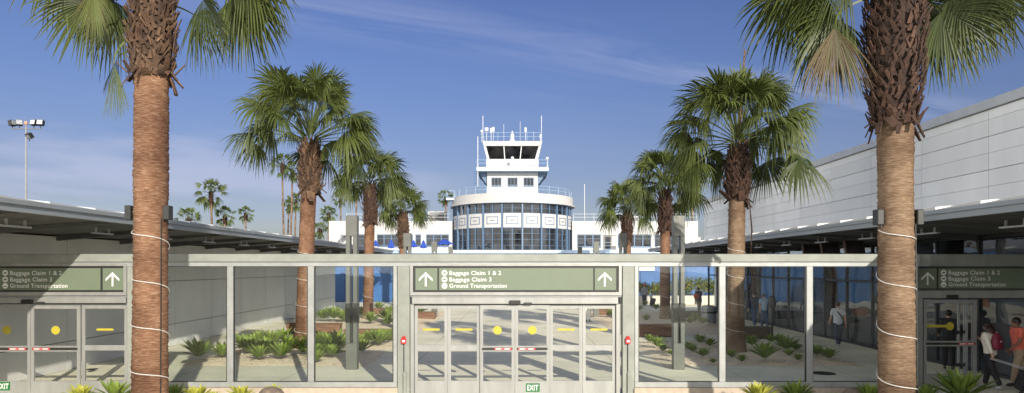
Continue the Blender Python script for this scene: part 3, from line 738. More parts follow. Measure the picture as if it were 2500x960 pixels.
# ------------------------------------------------------------------ terminal with control tower
YT = 90.0
T = lambda px, py, Y=YT: P(px, py, Y)
term = thing('airport_terminal', 'white terminal with curved glazed front and square control tower', 'terminal', (-.4, YT, 0))
Zr = T(0, 540).z
def slab(name, x0, x1, y0, y1, z0, z1, m, parent=term): return MB().box(x0, x1, y0, y1, z0, z1).build(name, m, parent)
ZB = 0
def wing(pa, pb, wins, wy0, wy1, nm):
    """wing wall with real openings, dark panes set back in them and blue mullions"""
    xa, xb = T(pa, 0).x, T(pb, 0).x; zt, zl = T(0, wy0).z, T(0, wy1).z
    ops = sorted((T(a, 0).x, T(b, 0).x) for a, b, _ in wins)
    b = MB(); b.box(xa, xb, YT, YT + .3, zt, Zr); b.box(xa, xb, YT, YT + .3, ZB, zl)
    x = xa
    for o0, o1 in ops: b.box(x, o0, YT, YT + .3, zl, zt); x = o1
    b.box(x, xb, YT, YT + .3, zl, zt)
    b.box(xa, xb, YT + .31, YT + 25, ZB, Zr - .4)
    b.box(xa, xa + .3, YT + .31, YT + 25, Zr - .39, Zr); b.box(xb - .3, xb, YT + .31, YT + 25, Zr - .39, Zr); b.box(xa, xb, YT + 25.01, YT + 25.3, ZB, Zr)
    b.build('wing_wall', M['stucco'], term)
    for a, c, n in wins:
        o0, o1 = T(a, 0).x, T(c, 0).x; k = (o1 - o0) / n
        fr = MB()
        fr.box(o0, o1, YT + .08, YT + .2, zt - .12, zt); fr.box(o0, o1, YT + .08, YT + .2, zl, zl + .22)
        for i in range(n + 1):
            q = o0 + k * i; hw = .09 if i in (0, n) else .075
            fr.box(max(o0, q - hw), min(o1, q + hw), YT + .05, YT + .22, zl + .22, zt - .12)
        fr.box(o0, o1, YT + .13, YT + .17, zl + (zt - zl) * .66, zl + (zt - zl) * .69)
        f = fr.build('window_frame', M['trim_blue'], term)
        for i in range(n):
            MB().box(o0 + k * i + .08, o0 + k * (i + 1) - .08, YT + .16, YT + .2, zl + .23, zt - .13).build('window', M['dark_window'], term)
wing(803, 1104, [(872, 913, 2), (920, 1008, 5), (1014, 1028, 1), (1040, 1096, 3)], 572.5, 604, 'l')
wing(1397, 1704, [(1409, 1467, 3), (1508, 1590, 4), (1598, 1672, 4)], 572.5, 605, 'r')
# recessed entrance door of the right wing with rail
slab('door_recess', T(1473, 0).x, T(1504, 0).x, YT - .04, YT - .005, T(0, 610).z, T(0, 574).z, M['joint'])
slab('door', T(1478, 0).x, T(1490, 0).x, YT - .10, YT - .045, T(0, 609).z, T(0, 579).z, M['dark_window'])
slab('side_light', T(1493, 0).x, T(1503, 0).x, YT - .10, YT - .045, T(0, 600).z, T(0, 576).z, M['planter'])
slab('end_step', T(1704.3, 0).x, T(1712, 0).x, YT + .3, YT + 8, 0, T(0, 579).z, M['stucco'])
MB().box(T(838, 0).x, T(853, 0).x, YT - 2.0, YT - .01, T(0, 577).z, T(0, 574).z).build('awning', M['fascia'], term)
slab('awning_post', T(840, 0).x, T(841.3, 0).x, YT - 1.95, YT - 1.85, 4.5, T(0, 577).z - .002, M['fascia'])
# drum
cxD, RD = T(1251, 0).x, 8.0
cD = (cxD, YT + 2.2)
YD = cD[1] - RD
zD = lambda py: H - (py - CY) * YD / F
zc0, zu0, zp0, zl0 = zD(495), zD(520.5), zD(555), zD(613.5)
ztop = zD(471)
A = R(18)
b = MB(); b.arc(cD, RD - .9, RD - .55, -R(100), R(100), zl0, zc0, 60); b.build('inner_wall', M['joint'], term, smooth=False)
b = MB(); b.arc(cD, RD - .5, RD + .12, -R(110), R(110), zc0 + .14, ztop, 64); b.build('cap_wall', M['stucco_drum'], term)
b = MB(); b.arc(cD, RD - .5, RD + .42, -R(110), R(110), zc0, zc0 + .138, 64); b.build('eave', M['stucco_drum'], term)
b = MB(); b.arc(cD, RD - .5, RD + .1, -R(110), R(110), 0, zl0 - .15, 64); b.arc(cD, RD - .6, RD + .25, -R(110), R(110), zl0 - .148, zl0, 64); b.build('plinth', M['stucco_drum'], term)
b = MB(); b.prism_z([(cxD + (RD - .52) * math.sin(R(a)), cD[1] - (RD - .52) * math.cos(R(a))) for a in range(0, 360, 8)], ztop - .5, ztop - .4); b.build('deck', M['coping'], term)
for k in range(-6, 6):
    a0, a1 = A * (k + .0) - A * .0 + A / 2 - 0, A * (k + 1) + A / 2
    g = R(1.0)
    for z0, z1, nm, nh in ((zu0, zc0, 'upper_window', 1), (zl0, zp0, 'lower_window', 3)):
        wn = MB().arc(cD, RD - .22, RD - .18, a0 + g, a1 - g, z0 + .05, z1 - .05, 3).build(nm, M['dark_window'], term)
        fr = MB(); am = (a0 + a1) / 2
        fr.arc(cD, RD - .17, RD - .06, am - .006, am + .006, z0 + .08, z1 - .08, 1)
        fr.arc(cD, RD - .17, RD - .06, a0 + g, a1 - g, z0, z0 + .07, 3); fr.arc(cD, RD - .17, RD - .06, a0 + g, a1 - g, z1 - .07, z1, 3)
        for q in range(1, nh + 1):
            zz_ = z0 + (z1 - z0) * q / (nh + 1); 
            for s in (0, 1):
                fr.arc(cD, RD - .15, RD - .10, (a0 + g if s == 0 else am + .009), (am - .009 if s == 0 else a1 - g), zz_ - .018, zz_ + .018, 2)
        fr.build('frame', M['trim_blue'], wn)
    pn = MB().arc(cD, RD - .25, RD - .02, a0 + g, a1 - g, zp0 + .002, zu0 - .002, 4).build('panel', M['stucco_drum'], term)
    e = MB(); da = A * .20; zh = (zu0 - zp0); r0, r1 = RD - .018, RD + .02; th = .0048
    za, zb_ = zp0 + zh * .24, zp0 + zh * .78
    e.arc(cD, r0, r1, a0 + da, a1 - da, za, za + .075, 4); e.arc(cD, r0, r1, a0 + da, a1 - da, zb_ - .075, zb_, 4)
    e.arc(cD, r0, r1, a0 + da, a0 + da + th * 2, za + .076, zb_ - .076, 1); e.arc(cD, r0, r1, a1 - da - th * 2, a1 - da, za + .076, zb_ - .076, 1)
    e.arc(cD, r0, r1, a0 + A * .39, a1 - A * .39, (za + zb_) / 2 - .045, (za + zb_) / 2 + .045, 2)
    e.build('emblem', M['trim_blue'], pn)
for k in range(-6, 7):
    a = A * k + A / 2
    MB().arc(cD, RD - .3, RD + .06, a - R(.65), a + R(.65), zl0 + .001, zc0 - .001, 1).build('pilaster', M['trim_blue'], term)
# shaft, gallery, cab
YS = YT - 1.0
S_ = lambda px, py: P(px, py, YS)
def shaft_box(pa, pb, py0, py1, dep, name, m, yo=0):
    a, bq = S_(pa, py1), S_(pb, py0); return slab(name, a.x, bq.x, YS + yo, YS + yo + dep, a.z, bq.z, m)
xs0, xs1 = S_(1189.5, 0).x, S_(1313, 0).x
zsb, zst = ztop - .45, S_(0, 421).z
b = MB(); wz0, wz1 = S_(0, 456.5).z, S_(0, 434).z
wins = [(S_(a, 0).x, S_(c, 0).x) for a, c in ((1199.5, 1224), (1239, 1263.5), (1278, 1303))]
b.box(xs0, xs1, YS, YS + .3, zsb, wz0); b.box(xs0, xs1, YS, YS + .3, wz1, zst); x = xs0
for o0, o1 in wins: b.box(x, o0, YS, YS + .3, wz0, wz1); x = o1
b.box(x, xs1, YS, YS + .3, wz0, wz1); b.box(xs0, xs1, YS + .31, YS + 6.6, zsb, zst)
b.build('tower_shaft', M['stucco'], term)
for o0, o1 in wins:
    wn = slab('window', o0 + .05, o1 - .05, YS + .2, YS + .25, wz0 + .05, wz1 - .05, M['dark_window'])
    fr = MB(); fr.box(o0, o1, YS + .1, YS + .19, wz0, wz0 + .09); fr.box(o0, o1, YS + .1, YS + .19, wz1 - .09, wz1)
    fr.box(o0, o0 + .08, YS + .1, YS + .19, wz0 + .091, wz1 - .091); fr.box(o1 - .08, o1, YS + .1, YS + .19, wz0 + .091, wz1 - .091)
    for q in (1, 2): fr.box(o0 + (o1 - o0) * q / 3 - .03, o0 + (o1 - o0) * q / 3 + .03, YS + .11, YS + .18, wz0 + .091, wz1 - .091)
    fr.build('frame', M['trim_blue'], wn)
ga, gb = S_(1165, 0).x, S_(1338, 0).x
zg0, zg1 = S_(0, 420).z, S_(0, 412).z
slab('gallery', ga, gb, YS - 1.3, YS + 8, zg0, zg1, M['pale_blue'])
for s, xe, xi in ((-1, ga + .1, xs0), (1, gb - .1, xs1)):
    b = MB()
    for q in range(4):
        yq = YS + .3 + q * 1.9
        pts = [(xi, zg0 - 1.75), (xi, zg0 - .02), (xe, zg0 - .02), (xe - s * .25, zg0 - .25)]
        b.prism(pts if s > 0 else pts[::-1], yq, yq + .12)
    for q in range(5):
        t0 = q / 4; b.tube([(xi + (xe - xi) * t0, YS + .3, zg0 - .06 - 1.6 * (1 - t0)), (xi + (xe - xi) * t0, YS + 6.2, zg0 - .06 - 1.6 * (1 - t0))], .04, 6)
    b.build('bracket', M['trim_blue'], term, fix=True)
zs0, zs1 = zg1, S_(0, 388.5).z
slab('cab_base', S_(1187, 0).x, S_(1315, 0).x, YS, YS + 6.6, zs0, zs1, M['stucco'])
zw0, zw1 = zs1, S_(0, 358).z
def cabx(px, z): return px
xb0, xb1, xt0, xt1 = S_(1192, 0).x, S_(1309, 0).x, S_(1184, 0).x, S_(1318, 0).x
yb0, yt0 = YS + .1, YS - .35
b = MB(); b.add([(xb0, yb0, zw0), (xb1, yb0, zw0), (xb1, YS + 6.4, zw0), (xb0, YS + 6.4, zw0), (xt0, yt0, zw1), (xt1, yt0, zw1), (xt1, YS + 6.9, zw1), (xt0, YS + 6.9, zw1)],
      [(0, 3, 2, 1), (4, 5, 6, 7), (0, 1, 5, 4), (1, 2, 6, 5), (2, 3, 7, 6), (3, 0, 4, 7)])
b.build('cab_window', M['cab_window'], term)
for t0, w_ in ((0.0, .16), (.345, .06), (.665, .06), (1.0, .16)):
    xb, xt = xb0 + (xb1 - xb0) * t0, xt0 + (xt1 - xt0) * t0
    for dy in ((0,) if 0 < t0 < 1 else (0, 3.2, 6.4)):
        b = MB(); b.add([(xb - w_, yb0 - .05 + dy, zw0), (xb + w_, yb0 - .05 + dy, zw0), (xb + w_, yb0 + .1 + dy, zw0), (xb - w_, yb0 + .1 + dy, zw0), (xt - w_, yt0 - .05 + dy, zw1), (xt + w_, yt0 - .05 + dy, zw1), (xt + w_, yt0 + .1 + dy, zw1), (xt - w_, yt0 + .1 + dy, zw1)],
          [(0, 3, 2, 1), (4, 5, 6, 7), (0, 1, 5, 4), (1, 2, 6, 5), (2, 3, 7, 6), (3, 0, 4, 7)])
        b.build('cab_mullion', M['white_metal'], term)
zr1 = S_(0, 347).z
b = MB(); b.add([(xt0 - .15, yt0 - .15, zw1 + .002), (xt1 + .15, yt0 - .15, zw1 + .002), (xt1 + .15, YS + 7.1, zw1 + .002), (xt0 - .15, YS + 7.1, zw1 + .002), (xt0 - .3, yt0 - .3, zr1), (xt1 + .3, yt0 - .3, zr1), (xt1 + .3, YS + 7.3, zr1), (xt0 - .3, YS + 7.3, zr1)],
      [(0, 3, 2, 1), (4, 5, 6, 7), (0, 1, 5, 4), (1, 2, 6, 5), (2, 3, 7, 6), (3, 0, 4, 7)])
b.build('cab_roof', M['stucco'], term)
def rail(pts, h, m, n_mid=1, r=.035, name='railing', parent=term, step=1.6):
    b = MB(); up = Vector((0, 0, 1)); pts = [Vector(p) for p in pts]
    for i in range(len(pts) - 1):
        p, q = pts[i], pts[i + 1]
        for k in range(n_mid + 1): b.tube([p + up * h * (1 - k * .45), q + up * h * (1 - k * .45)], r, 6)
        n = max(1, int((q - p).length / step))
        for j in range(n + (i == len(pts) - 2)):
            c = p.lerp(q, j / n); b.tube([c, c + up * h], r, 6)
    return b.build(name, m, parent)
rail([(xt0 - .2, YS + 7, zr1), (xt0 - .2, yt0 - .2, zr1), (xt1 + .2, yt0 - .2, zr1), (xt1 + .2, YS + 7, zr1)], S_(0, 326).z - zr1, M['blue_rail'], 1, .024)
rail([(ga + .05, YS + 7.9, zg1), (ga + .05, YS - 1.25, zg1), (gb - .05, YS - 1.25, zg1), (gb - .05, YS + 7.9, zg1)], .95, M['blue_rail'], 1, .024)
rail([(cxD + (RD - .1) * math.sin(R(a)), cD[1] - (RD - .1) * math.cos(R(a)), ztop) for a in range(-96, 97, 12)], .95, M['blue_rail'], 1, .024)
rail([(T(845, 0).x, YT + .2, Zr), (T(1100, 0).x, YT + .2, Zr)], .95, M['white_metal'], 1, .024, step=2.4)
rail([(T(1400, 0).x, YT + .2, Zr), (T(1702, 0).x, YT + .2, Zr)], .95, M['white_metal'], 1, .024, step=2.4)
rail([(T(1456, 0).x, YT - 1.6, T(0, 611).z), (T(1510, 0).x, YT - 1.6, T(0, 611).z)], .95, M['blue_rail'], 2, .024)
# side platform and ladder cage on the left of the drum
pl0, pl1 = T(1090, 0).x, T(1110, 0).x
slab('side_platform', pl0, pl1, YT - .5, YT + 1.5, T(0, 489).z, T(0, 485).z, M['pale_blue'])
rail([(pl0, YT + 1.4, T(0, 485).z), (pl0, YT - .45, T(0, 485).z), (pl1, YT - .45, T(0, 485).z)], 1.0, M['blue_rail'], 2, .024)
slab('platform_strut', T(1098, 0).x, T(1101, 0).x, YT - .1, YT + .1, Zr + .01, T(0, 489).z - .002, M['trim_blue'])
b = MB(); lx = S_(1161, 0).x
for q in (-.22, .22): b.tube([(lx + q, YS - .3, S_(0, 455).z), (lx + q, YS - .3, S_(0, 418).z)], .03, 6)
for q in range(9): b.tube([(lx - .22, YS - .3, S_(0, 453).z + q * .22), (lx + .22, YS - .3, S_(0, 453).z + q * .22)], .022, 6)
b.tube([(S_(1168, 0).x, YS - .3, S_(0, 478).z), (S_(1168, 0).x, YS - .3, S_(0, 421).z)], .05, 6)
b.build('ladder', M['trim_blue'], term)
# aerials and beacon on the roof
def mast(px, y0, y1, r, Y, top=None, name='aerial', m='white_metal'):
    r *= .7
    a, c = P(px, y0, Y), P(px, y1, Y); b = MB(); b.tube([a, c], r, 8)
    if top == 'box': b.box(c.x - .22, c.x + .22, c.y - .15, c.y + .15, c.z - .25, c.z + .2)
    if top == 'ball': b.sphere(tuple(c), .2)
    if top == 'cyl': b.lathe([(.13, c.z - .5), (.16, c.z - .4), (.16, c.z + .1), (.05, c.z + .14)], (c.x, c.y), 10)
    b.build(name, M[m], term)
for px, y0, y1, r, top in ((1179, 347, 283, .055, None), (1322, 347, 283, .055, None), (1188, 347, 316, .05, 'box'), (1176, 347, 321, .05, 'ball'), (1199, 347, 315, .05, 'cyl'), (1204.5, 347, 313, .04, 'cyl'),
                            (1230, 347, 304, .03, None), (1270, 347, 297, .03, None), (1283, 347, 314, .05, 'cyl'), (1303, 347, 322, .03, None), (1320, 347, 330, .09, 'cyl')):
    mast(px, y0, y1, r, YS + .2, top)
mast(1166.5, 455, 333, .06, YS - 1.4); mast(1336, 412, 387, .05, YS - 1.2, 'ball'); mast(1251, 412, 386, .06, YS - 1.35, 'ball', 'wind_sensor')
mast(1427, 540, 450, .06, YT + 2)
c = S_(1250.5, 347); b = MB(); b.lathe([(.5, c.z), (.55, c.z + .15), (.30, c.z + .45), (.22, c.z + .9), (.28, c.z + 1.0), (.2, c.z + 1.25), (.05, c.z + 1.35)], (c.x, c.y + 1), 14); b.lathe([(.08, c.z + 1.34), (.13, c.z + 1.5), (.03, c.z + 1.65)], (c.x, c.y + 1), 10); b.build('beacon', M['white_metal'], term)
# plant on the wing roofs
def roof_unit(pa, pb, py0, Y, label, m):
    a, c = P(pa, 540, Y), P(pb, py0, Y); r = thing('air_handler', label, 'roof unit', ((a.x + c.x) / 2, Y, Zr - .4), 'plant on the terminal roof')
    MB().bbox(a.x, c.x, Y, Y + 2, Zr - .39, c.z, .04).build('casing', M[m], r)
    MB().box(a.x + .15, c.x - .15, Y - .03, Y - .005, Zr + .1, c.z - .15).build('louvre', M['joint'], r)
roof_unit(1045, 1088, 516, YT + 5, 'large dark louvred unit on the left wing roof beside the drum', 'steel')
roof_unit(922, 935, 530, YT + 5, 'small pale box unit on the left wing roof', 'white_metal')
roof_unit(1480, 1560, 528, YT + 6, 'long grey unit on the right wing roof behind palm fronds', 'steel')

# terrace in front of the terminal with its blue front wall
tag(MB().box(-17, 19, 60.3, 89.9, -.01, 4.30).build('terrace', M['coping']), 'raised terrace in front of the terminal', 'terrace', kind='structure')
bw = thing('blue_wall', 'bright blue panelled terrace wall closing the far end of the plaza', 'wall', (0, 60, 0))
b = MB()
for k in range(18): b.box(-17 + 2 * k + .015, -17 + 2 * (k + 1) - .015, 59.95, 60.0, .1, 4.2)
b.build('cladding', M['deep_blue'], bw); MB().box(-17, 19, 60.001, 60.29, 0, 4.30).build('backing', M['deep_blue'], bw)
MB().box(-17.1, 19.1, 59.85, 60.29, 4.302, 4.58).build('parapet', M['pale_blue'], bw)
MB().box(wx(1558, 59.9), wx(1598, 59.9), 59.86, 59.94, wz(661, 59.9), wz(648, 59.9)).build('notice_board', M['white_vinyl'], bw)

def umbrella(px, y0, y1, Y, open_, label):
    base = 4.30; p = P(px, 0, Y); r = thing('patio_umbrella', label, 'umbrella', (p.x, Y, base), 'blue umbrellas on the terrace')
    zt, zb = wz(y0, Y), wz(y1, Y)
    MB().tube([(p.x, Y, base), (p.x, Y, zt)], .035, 8).build('pole', M['white_metal'], r)
    MB().lathe([(.35, base), (.35, base + .08), (.08, base + .12)], (p.x, Y), 14).build('base', M['dark_grey'], r)
    b = MB(); n = 16; rows = []
    prof = [(.02, zt)] + ([(.55, zt - .2), (1.0, zt - .48), (1.02, zb)] if open_ else [(.12, zt - .15), (.26, zt - .6), (.36, zb + .15), (.30, zb)])
    vs = []; fs = []
    for rr, z in prof:
        for k in range(n): q = rr * (1 + (.16 if k % 2 else -.14) * (0 if rr < .05 else 1)); vs.append((p.x + q * math.cos(2 * PI * k / n), Y + q * math.sin(2 * PI * k / n), z - (.1 if (k % 2 and rr > .3) else 0)))
    for i in range(len(prof) - 1):
        for k in range(n): fs.append((i * n + k, i * n + (k + 1) % n, (i + 1) * n + (k + 1) % n, (i + 1) * n + k))
    b.add(vs, fs); b.build('canopy', M['umbrella_blue'], r)
umbrella(917, 586, 601, 80, False, 'furled blue umbrella between the third and second palm trunks')
umbrella(955, 585, 606, 80, False, 'furled blue umbrella left of the small pylon and palm')
umbrella(1010, 586, 604, 80, False, 'furled blue umbrella just right of the farthest left palm')
umbrella(1034, 586, 606, 80, False, 'furled blue umbrella before the white pier of the left wing')
umbrella(1085, 584, 596, 80, True, 'open blue umbrella beside the curved front')

# ------------------------------------------------------------------ light pylons
def make_pylon():
    r = thing('light_pylon', '', 'pylon light', (0, 0, 0), 'grey pylon lights lining the plaza')
    h = 4.65
    MB().bbox(-.17, .17, -.13, .13, 0, .80, .01).build('base', M['pylon'], r)
    for s in (-1, 1):
        MB().bbox(s * .045, s * .17, -.13, .13, .80, h - .62, .008).build('leg', M['pylon'], r)
        MB().bbox(s * .03, s * .185, -.145, .145, 1.42, 2.0, .008).build('lamp_box', M['black'], r)
    MB().bbox(-.172, .172, -.132, .132, h - .62, h, .01).build('cap', M['pylon'], r)
    MB().box(-.04, .04, -.02, .02, .80, 1.6).build('spine', M['dark_grey'], r)
    return r
pyl = make_pylon(); first = True
ordn = ['nearest', 'second nearest', 'middle', 'second farthest', 'farthest']
for i, Y in enumerate((20.7, 31.3, 41.7, 52.2)):
    for s in (-1, 1):
        o = pyl if first else dup(pyl, (0, 0, 0)); first = False
        o.location = (s * 4.94, Y, 0)
        o['label'] = ('slotted grey pylon light, %s of the row on the %s of the plaza' % (['nearest', 'second nearest', 'third', 'farthest'][i], 'left' if s < 0 else 'right'))

# ------------------------------------------------------------------ timber benches, bin, posts, planters
def bench(px0, px1, pyb, label, h=.45, dark=False):
    a, c = G(px0, pyb), G(px1, pyb); x0, x1, Y = a.x, c.x, a.y
    r = thing('timber_bench', label, 'bench', ((x0 + x1) / 2, Y, 0), 'timber block benches round the beds')
    b = MB(); n = 3
    for i in range(n): b.bbox(x0, x1, Y, Y + .5, .06 + (h - .10) * i / n, .06 + (h - .10) * (i + 1) / n - .008, .006)
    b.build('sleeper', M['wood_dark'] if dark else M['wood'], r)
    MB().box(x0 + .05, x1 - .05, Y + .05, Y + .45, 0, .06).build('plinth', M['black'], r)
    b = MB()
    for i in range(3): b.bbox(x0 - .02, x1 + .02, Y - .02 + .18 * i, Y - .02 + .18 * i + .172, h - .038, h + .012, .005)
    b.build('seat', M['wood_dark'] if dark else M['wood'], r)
bench(700, 829, 815, 'brown timber bench behind the wire wrapped second palm on the left')
bench(838, 966, 832, 'brown timber bench behind the nearest left pylon')
bench(905, 941, 770, 'short timber bench beyond the third left palm')
bench(972, 1062, 781, 'timber bench seen through the left pane of the middle doors')
bench(1556, 1662, 824, 'timber bench behind the nearest right pylon', .55)
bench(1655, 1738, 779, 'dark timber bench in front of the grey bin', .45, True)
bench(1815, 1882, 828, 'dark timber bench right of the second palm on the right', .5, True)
bench(1452, 1492, 772, 'timber bench beside the person in white trousers')
p = G(1730, 789); r = thing('litter_bin', 'grey banded round litter bin by the dark bench', 'bin', (p.x, p.y, 0))
b = MB(); b.lathe([(.36, 0), (.40, .06), (.41, .40), (.40, .78), (.42, .80), (.42, .86), (.3, .90)], (p.x, p.y), 24); b.build('drum', M['bin'], r, smooth=False)
b = MB(); b.lathe([(.425, .55), (.43, .56), (.43, .64), (.425, .65)], (p.x, p.y), 24); b.build('band', M['dark_grey'], r)
b = MB(); b.lathe([(.43, .862), (.43, .90), (.25, .97), (.02, .99)], (p.x, p.y), 24); b.build('lid', M['steel'], r)
p = G(1885, 826); r = thing('meter_post', 'slim black post with a rounded box head between two walkers', 'post', (p.x, p.y, 0))
MB().tube([(p.x, p.y, 0), (p.x, p.y, 1.3)], .045, 10).build('pole', M['black'], r)
b = MB(); b.lathe([(.05, 1.3), (.13, 1.36), (.17, 1.5), (.17, 1.68), (.12, 1.8), (.03, 1.84)], (p.x, p.y), 14); b.build('head', M['dark_grey'], r, smooth=True)

def leaf_blob(mb, c, rad, n, size, rng):
    for _ in range(n):
        d = Vector((rng.gauss(0, 1), rng.gauss(0, 1), rng.gauss(0, 1))).normalized() * (rng.random() ** .45)
        q = Vector(c) + Vector((d.x * rad[0], d.y * rad[1], d.z * rad[2]))
        nrm = (d + Vector((rng.uniform(-.7, .7), rng.uniform(-.7, .7), rng.uniform(-.3, .9)))).normalized()
        a = nrm.cross(Vector((rng.uniform(-1, 1), rng.uniform(-1, 1), rng.uniform(-1, 1)))).normalized(); b = nrm.cross(a)
        s = size * rng.uniform(.6, 1.3); mb.tint = rng.uniform(.05, .75)
        mb.add([q - a * s, q - b * s * .45, q + a * s, q + b * s * .45], [(0, 1, 2, 3)])
rs = random.Random(11)
for i, (pa, pb, hh, lab) in enumerate(((1556, 1588, 1.0, 'bushy shrub in the cream planter left of the third right palm'), (1592, 1640, 1.1, 'bushy shrub in the cream planter behind the third right palm'), (1645, 1697, 1.5, 'tall yellow green shrub in the planter right of the pylon slot'), (1700, 1752, 1.45, 'broad yellow green shrub in the planter near the right mullion'), (1756, 1830, 1.5, 'yellow green shrub in the planter right of the second palm'))):
    Y = 56.5; x0, x1 = wx(pa, Y), wx(pb, Y)
    r = thing('planter_box', lab.replace('bushy shrub in the cream planter', 'cream planter box holding a bushy shrub').replace('tall yellow green shrub in the planter', 'cream planter box holding the tall shrub').replace('broad yellow green shrub in the planter', 'cream planter box holding the broad shrub').replace('yellow green shrub in the planter', 'cream planter box with yellow green shrub'), 'planter', ((x0 + x1) / 2, Y, 0), 'cream planters along the blue wall')
    MB().bbox(x0 + .03, x1 - .03, Y, Y + .9, 0, .72, .02).build('box', M['planter'], r)
    MB().box(x0 + .1, x1 - .1, Y + .1, Y + .8, .721, .74).build('soil', M['rock'], r)
    s_ = thing('shrub', lab, 'shrub', ((x0 + x1) / 2, Y + .45, .74), 'shrubs in the planters along the blue wall')
    b = MB()
    for q in range(5):
        leaf_blob(b, (x0 + (x1 - x0) * (q + .5) / 5 , Y + .45 + rs.uniform(-.1, .1), .80 + hh * .5 + rs.uniform(-.1, .15)), ((x1 - x0) * .17, .5, hh * .52), 230, .10, rs)
    b.build('foliage', M['shrub'], s_)
    b = MB()
    for q in range(4):
        xq = x0 + (x1 - x0) * (q + .5) / 4; b.tube([(xq, Y + .45, .74), (xq + rs.uniform(-.1, .1), Y + .45, .8 + hh * .6)], [.02, .01], 5)
    b.build('stem', M['rock'], s_)

# boulders in the front bed
def boulder(px, py, Y, r, label, seed):
    g = random.Random(seed); bm = bmesh.new(); bmesh.ops.create_icosphere(bm, subdivisions=3, radius=r); z = wz(py, Y) - r * .8
    from mathutils import noise
    for v in bm.verts:
        v.co *= 1 + .22 * noise.noise(v.co * 1.5 / r * .6 + Vector((seed, 0, 0))) ; v.co.z *= .8
    me = bpy.data.meshes.new('boulder'); bm.to_mesh(me); bm.free(); me.materials.append(M['rock']); me.polygons.foreach_set('use_smooth', [True] * len(me.polygons))
    o = bpy.data.objects.new('boulder', me); C.objects.link(o); o.location = (wx(px, Y), Y, z); tag(o, label, 'boulder', 'boulders in the front bed')
boulder(659, 945, 15.7, .37, 'round brown boulder in front of the left curb', 2)
boulder(2086, 947, 15.6, .30, 'dark boulder in the shade in front of the right curb', 5)

# ------------------------------------------------------------------ palms
UP = Vector((0, 0, 1))
def frond(mb, base, az, elv, pl, RB, nseg, rng, sag=25, droop=.5, tint=.4, steps=6, spread=118, roll=None, fold=.35, r0=.022, fringe=True):
    """one fan leaf: arching stalk, pleated inner blade, split drooping tips"""
    a, e = R(az), R(elv); p = Vector(base); pts = [p.copy()]; n = 5
    for i in range(n):
        ee = e - R(sag) * (i + .5) / n
        p = p + Vector((math.cos(a) * math.cos(ee), math.sin(a) * math.cos(ee), math.sin(ee))) * (pl / n); pts.append(p.copy())
    mb.tint = min(.79, tint + .15)
    mb.tube(pts, [r0 * (1.25 - .7 * i / n) for i in range(n + 1)], 3, False)
    ee = e - R(sag) * 1.15
    t = Vector((math.cos(a) * math.cos(ee), math.sin(a) * math.cos(ee), math.sin(ee)))
    s = Vector((-math.sin(a), math.cos(a), 0)); nn = t.cross(s) * -1
    if nn.z < 0 and abs(elv) < 80: nn = -nn
    ro = rng.uniform(-.5, .5) if roll is None else roll
    s, nn = s * math.cos(ro) + nn * math.sin(ro), nn * math.cos(ro) - s * math.sin(ro)
    hub = pts[-1]; da = 2 * R(spread) / nseg
    for j in range(nseg):
        al = -R(spread) + da * (j + .5) + rng.uniform(-.02, .02)
        ca, sa_ = math.cos(al), math.sin(al)
        d = (t * ca + s * sa_ - nn * (fold * abs(sa_) + .05)).normalized()
        w_ = (s * ca - t * sa_).normalized()
        Ls = RB * (.80 + .20 * ca) * rng.uniform(.90, 1.08)
        g = droop * rng.uniform(.55, 1.6) * (1.1 - .25 * ca)
        wv = Vector((rng.uniform(-.06, .10), rng.uniform(-.06, .06), 0)) * RB
        ti = tint + rng.uniform(-.13, .13); vs = []
        for k in range(steps + 1):
            q = k / steps; rr = Ls * (.02 + .98 * q)
            f = max(0, q - .35)
            c = hub + d * rr - UP * (g * RB * f * f * 1.9) + wv * f * f
            if q > .3: c = c + d * (-.35 * g * RB * f * f)
            ww = rr * math.tan(da / 2) * 1.02 if q <= .5 else Ls * .51 * math.tan(da / 2) * (1 - ((q - .5) / .5) ** 1.3) * 1.0 + .002
            up = nn * ww * .45
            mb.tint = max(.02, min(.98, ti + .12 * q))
            vs.append((c - w_ * ww, c + up, c + w_ * ww, mb.tint))
        o = len(mb.v)
        for a_, b_, c_, ti_ in vs:
            for p_ in (a_, b_, c_): mb.v.append((p_[0], p_[1], p_[2])); mb.t.append(ti_)
        for k in range(steps):
            q = o + k * 3
            mb.f.append([q, q + 1, q + 4, q + 3]); mb.f.append([q + 1, q + 2, q + 5, q + 4])

def crown(mb, base, n, RB, pl, nseg, rng, e_hi=82, e_lo=-38, droop=.5, steps=6, tint=.42, extra=(), az0=0, rc=.2):
    base = Vector(base)
    for i in range(n):
        q = i / (n - 1); az = az0 + i * 137.5 + rng.uniform(-14, 14)
        elv = e_hi + (e_lo - e_hi) * q ** 1.1 + rng.uniform(-13, 13)
        if elv < 32 and 222 < az % 360 < 318: elv = 34 + rng.uniform(0, 22)     # stalks on the sunny side stay up, boots show
        b = base + Vector((math.cos(R(az)) * rc * math.cos(R(elv)), math.sin(R(az)) * rc * math.cos(R(elv)), .25 - .55 * q))
        sz = rng.uniform(.78, 1.12) * (.85 + .15 * min(1, q * 3))
        frond(mb, b, az, elv, pl * rng.uniform(.85, 1.15) * (.8 + .2 * min(1, q * 3)), RB * sz, nseg, rng, sag=8 + 17 * q * rng.uniform(.4, 1.6), droop=droop * (.5 + .7 * q) * rng.uniform(.7, 1.5), tint=tint + .16 * (1 - q) + rng.uniform(-.18, .16), steps=steps, roll=rng.uniform(-.9, .9), fold=rng.uniform(.2, .75), spread=rng.uniform(88, 122))

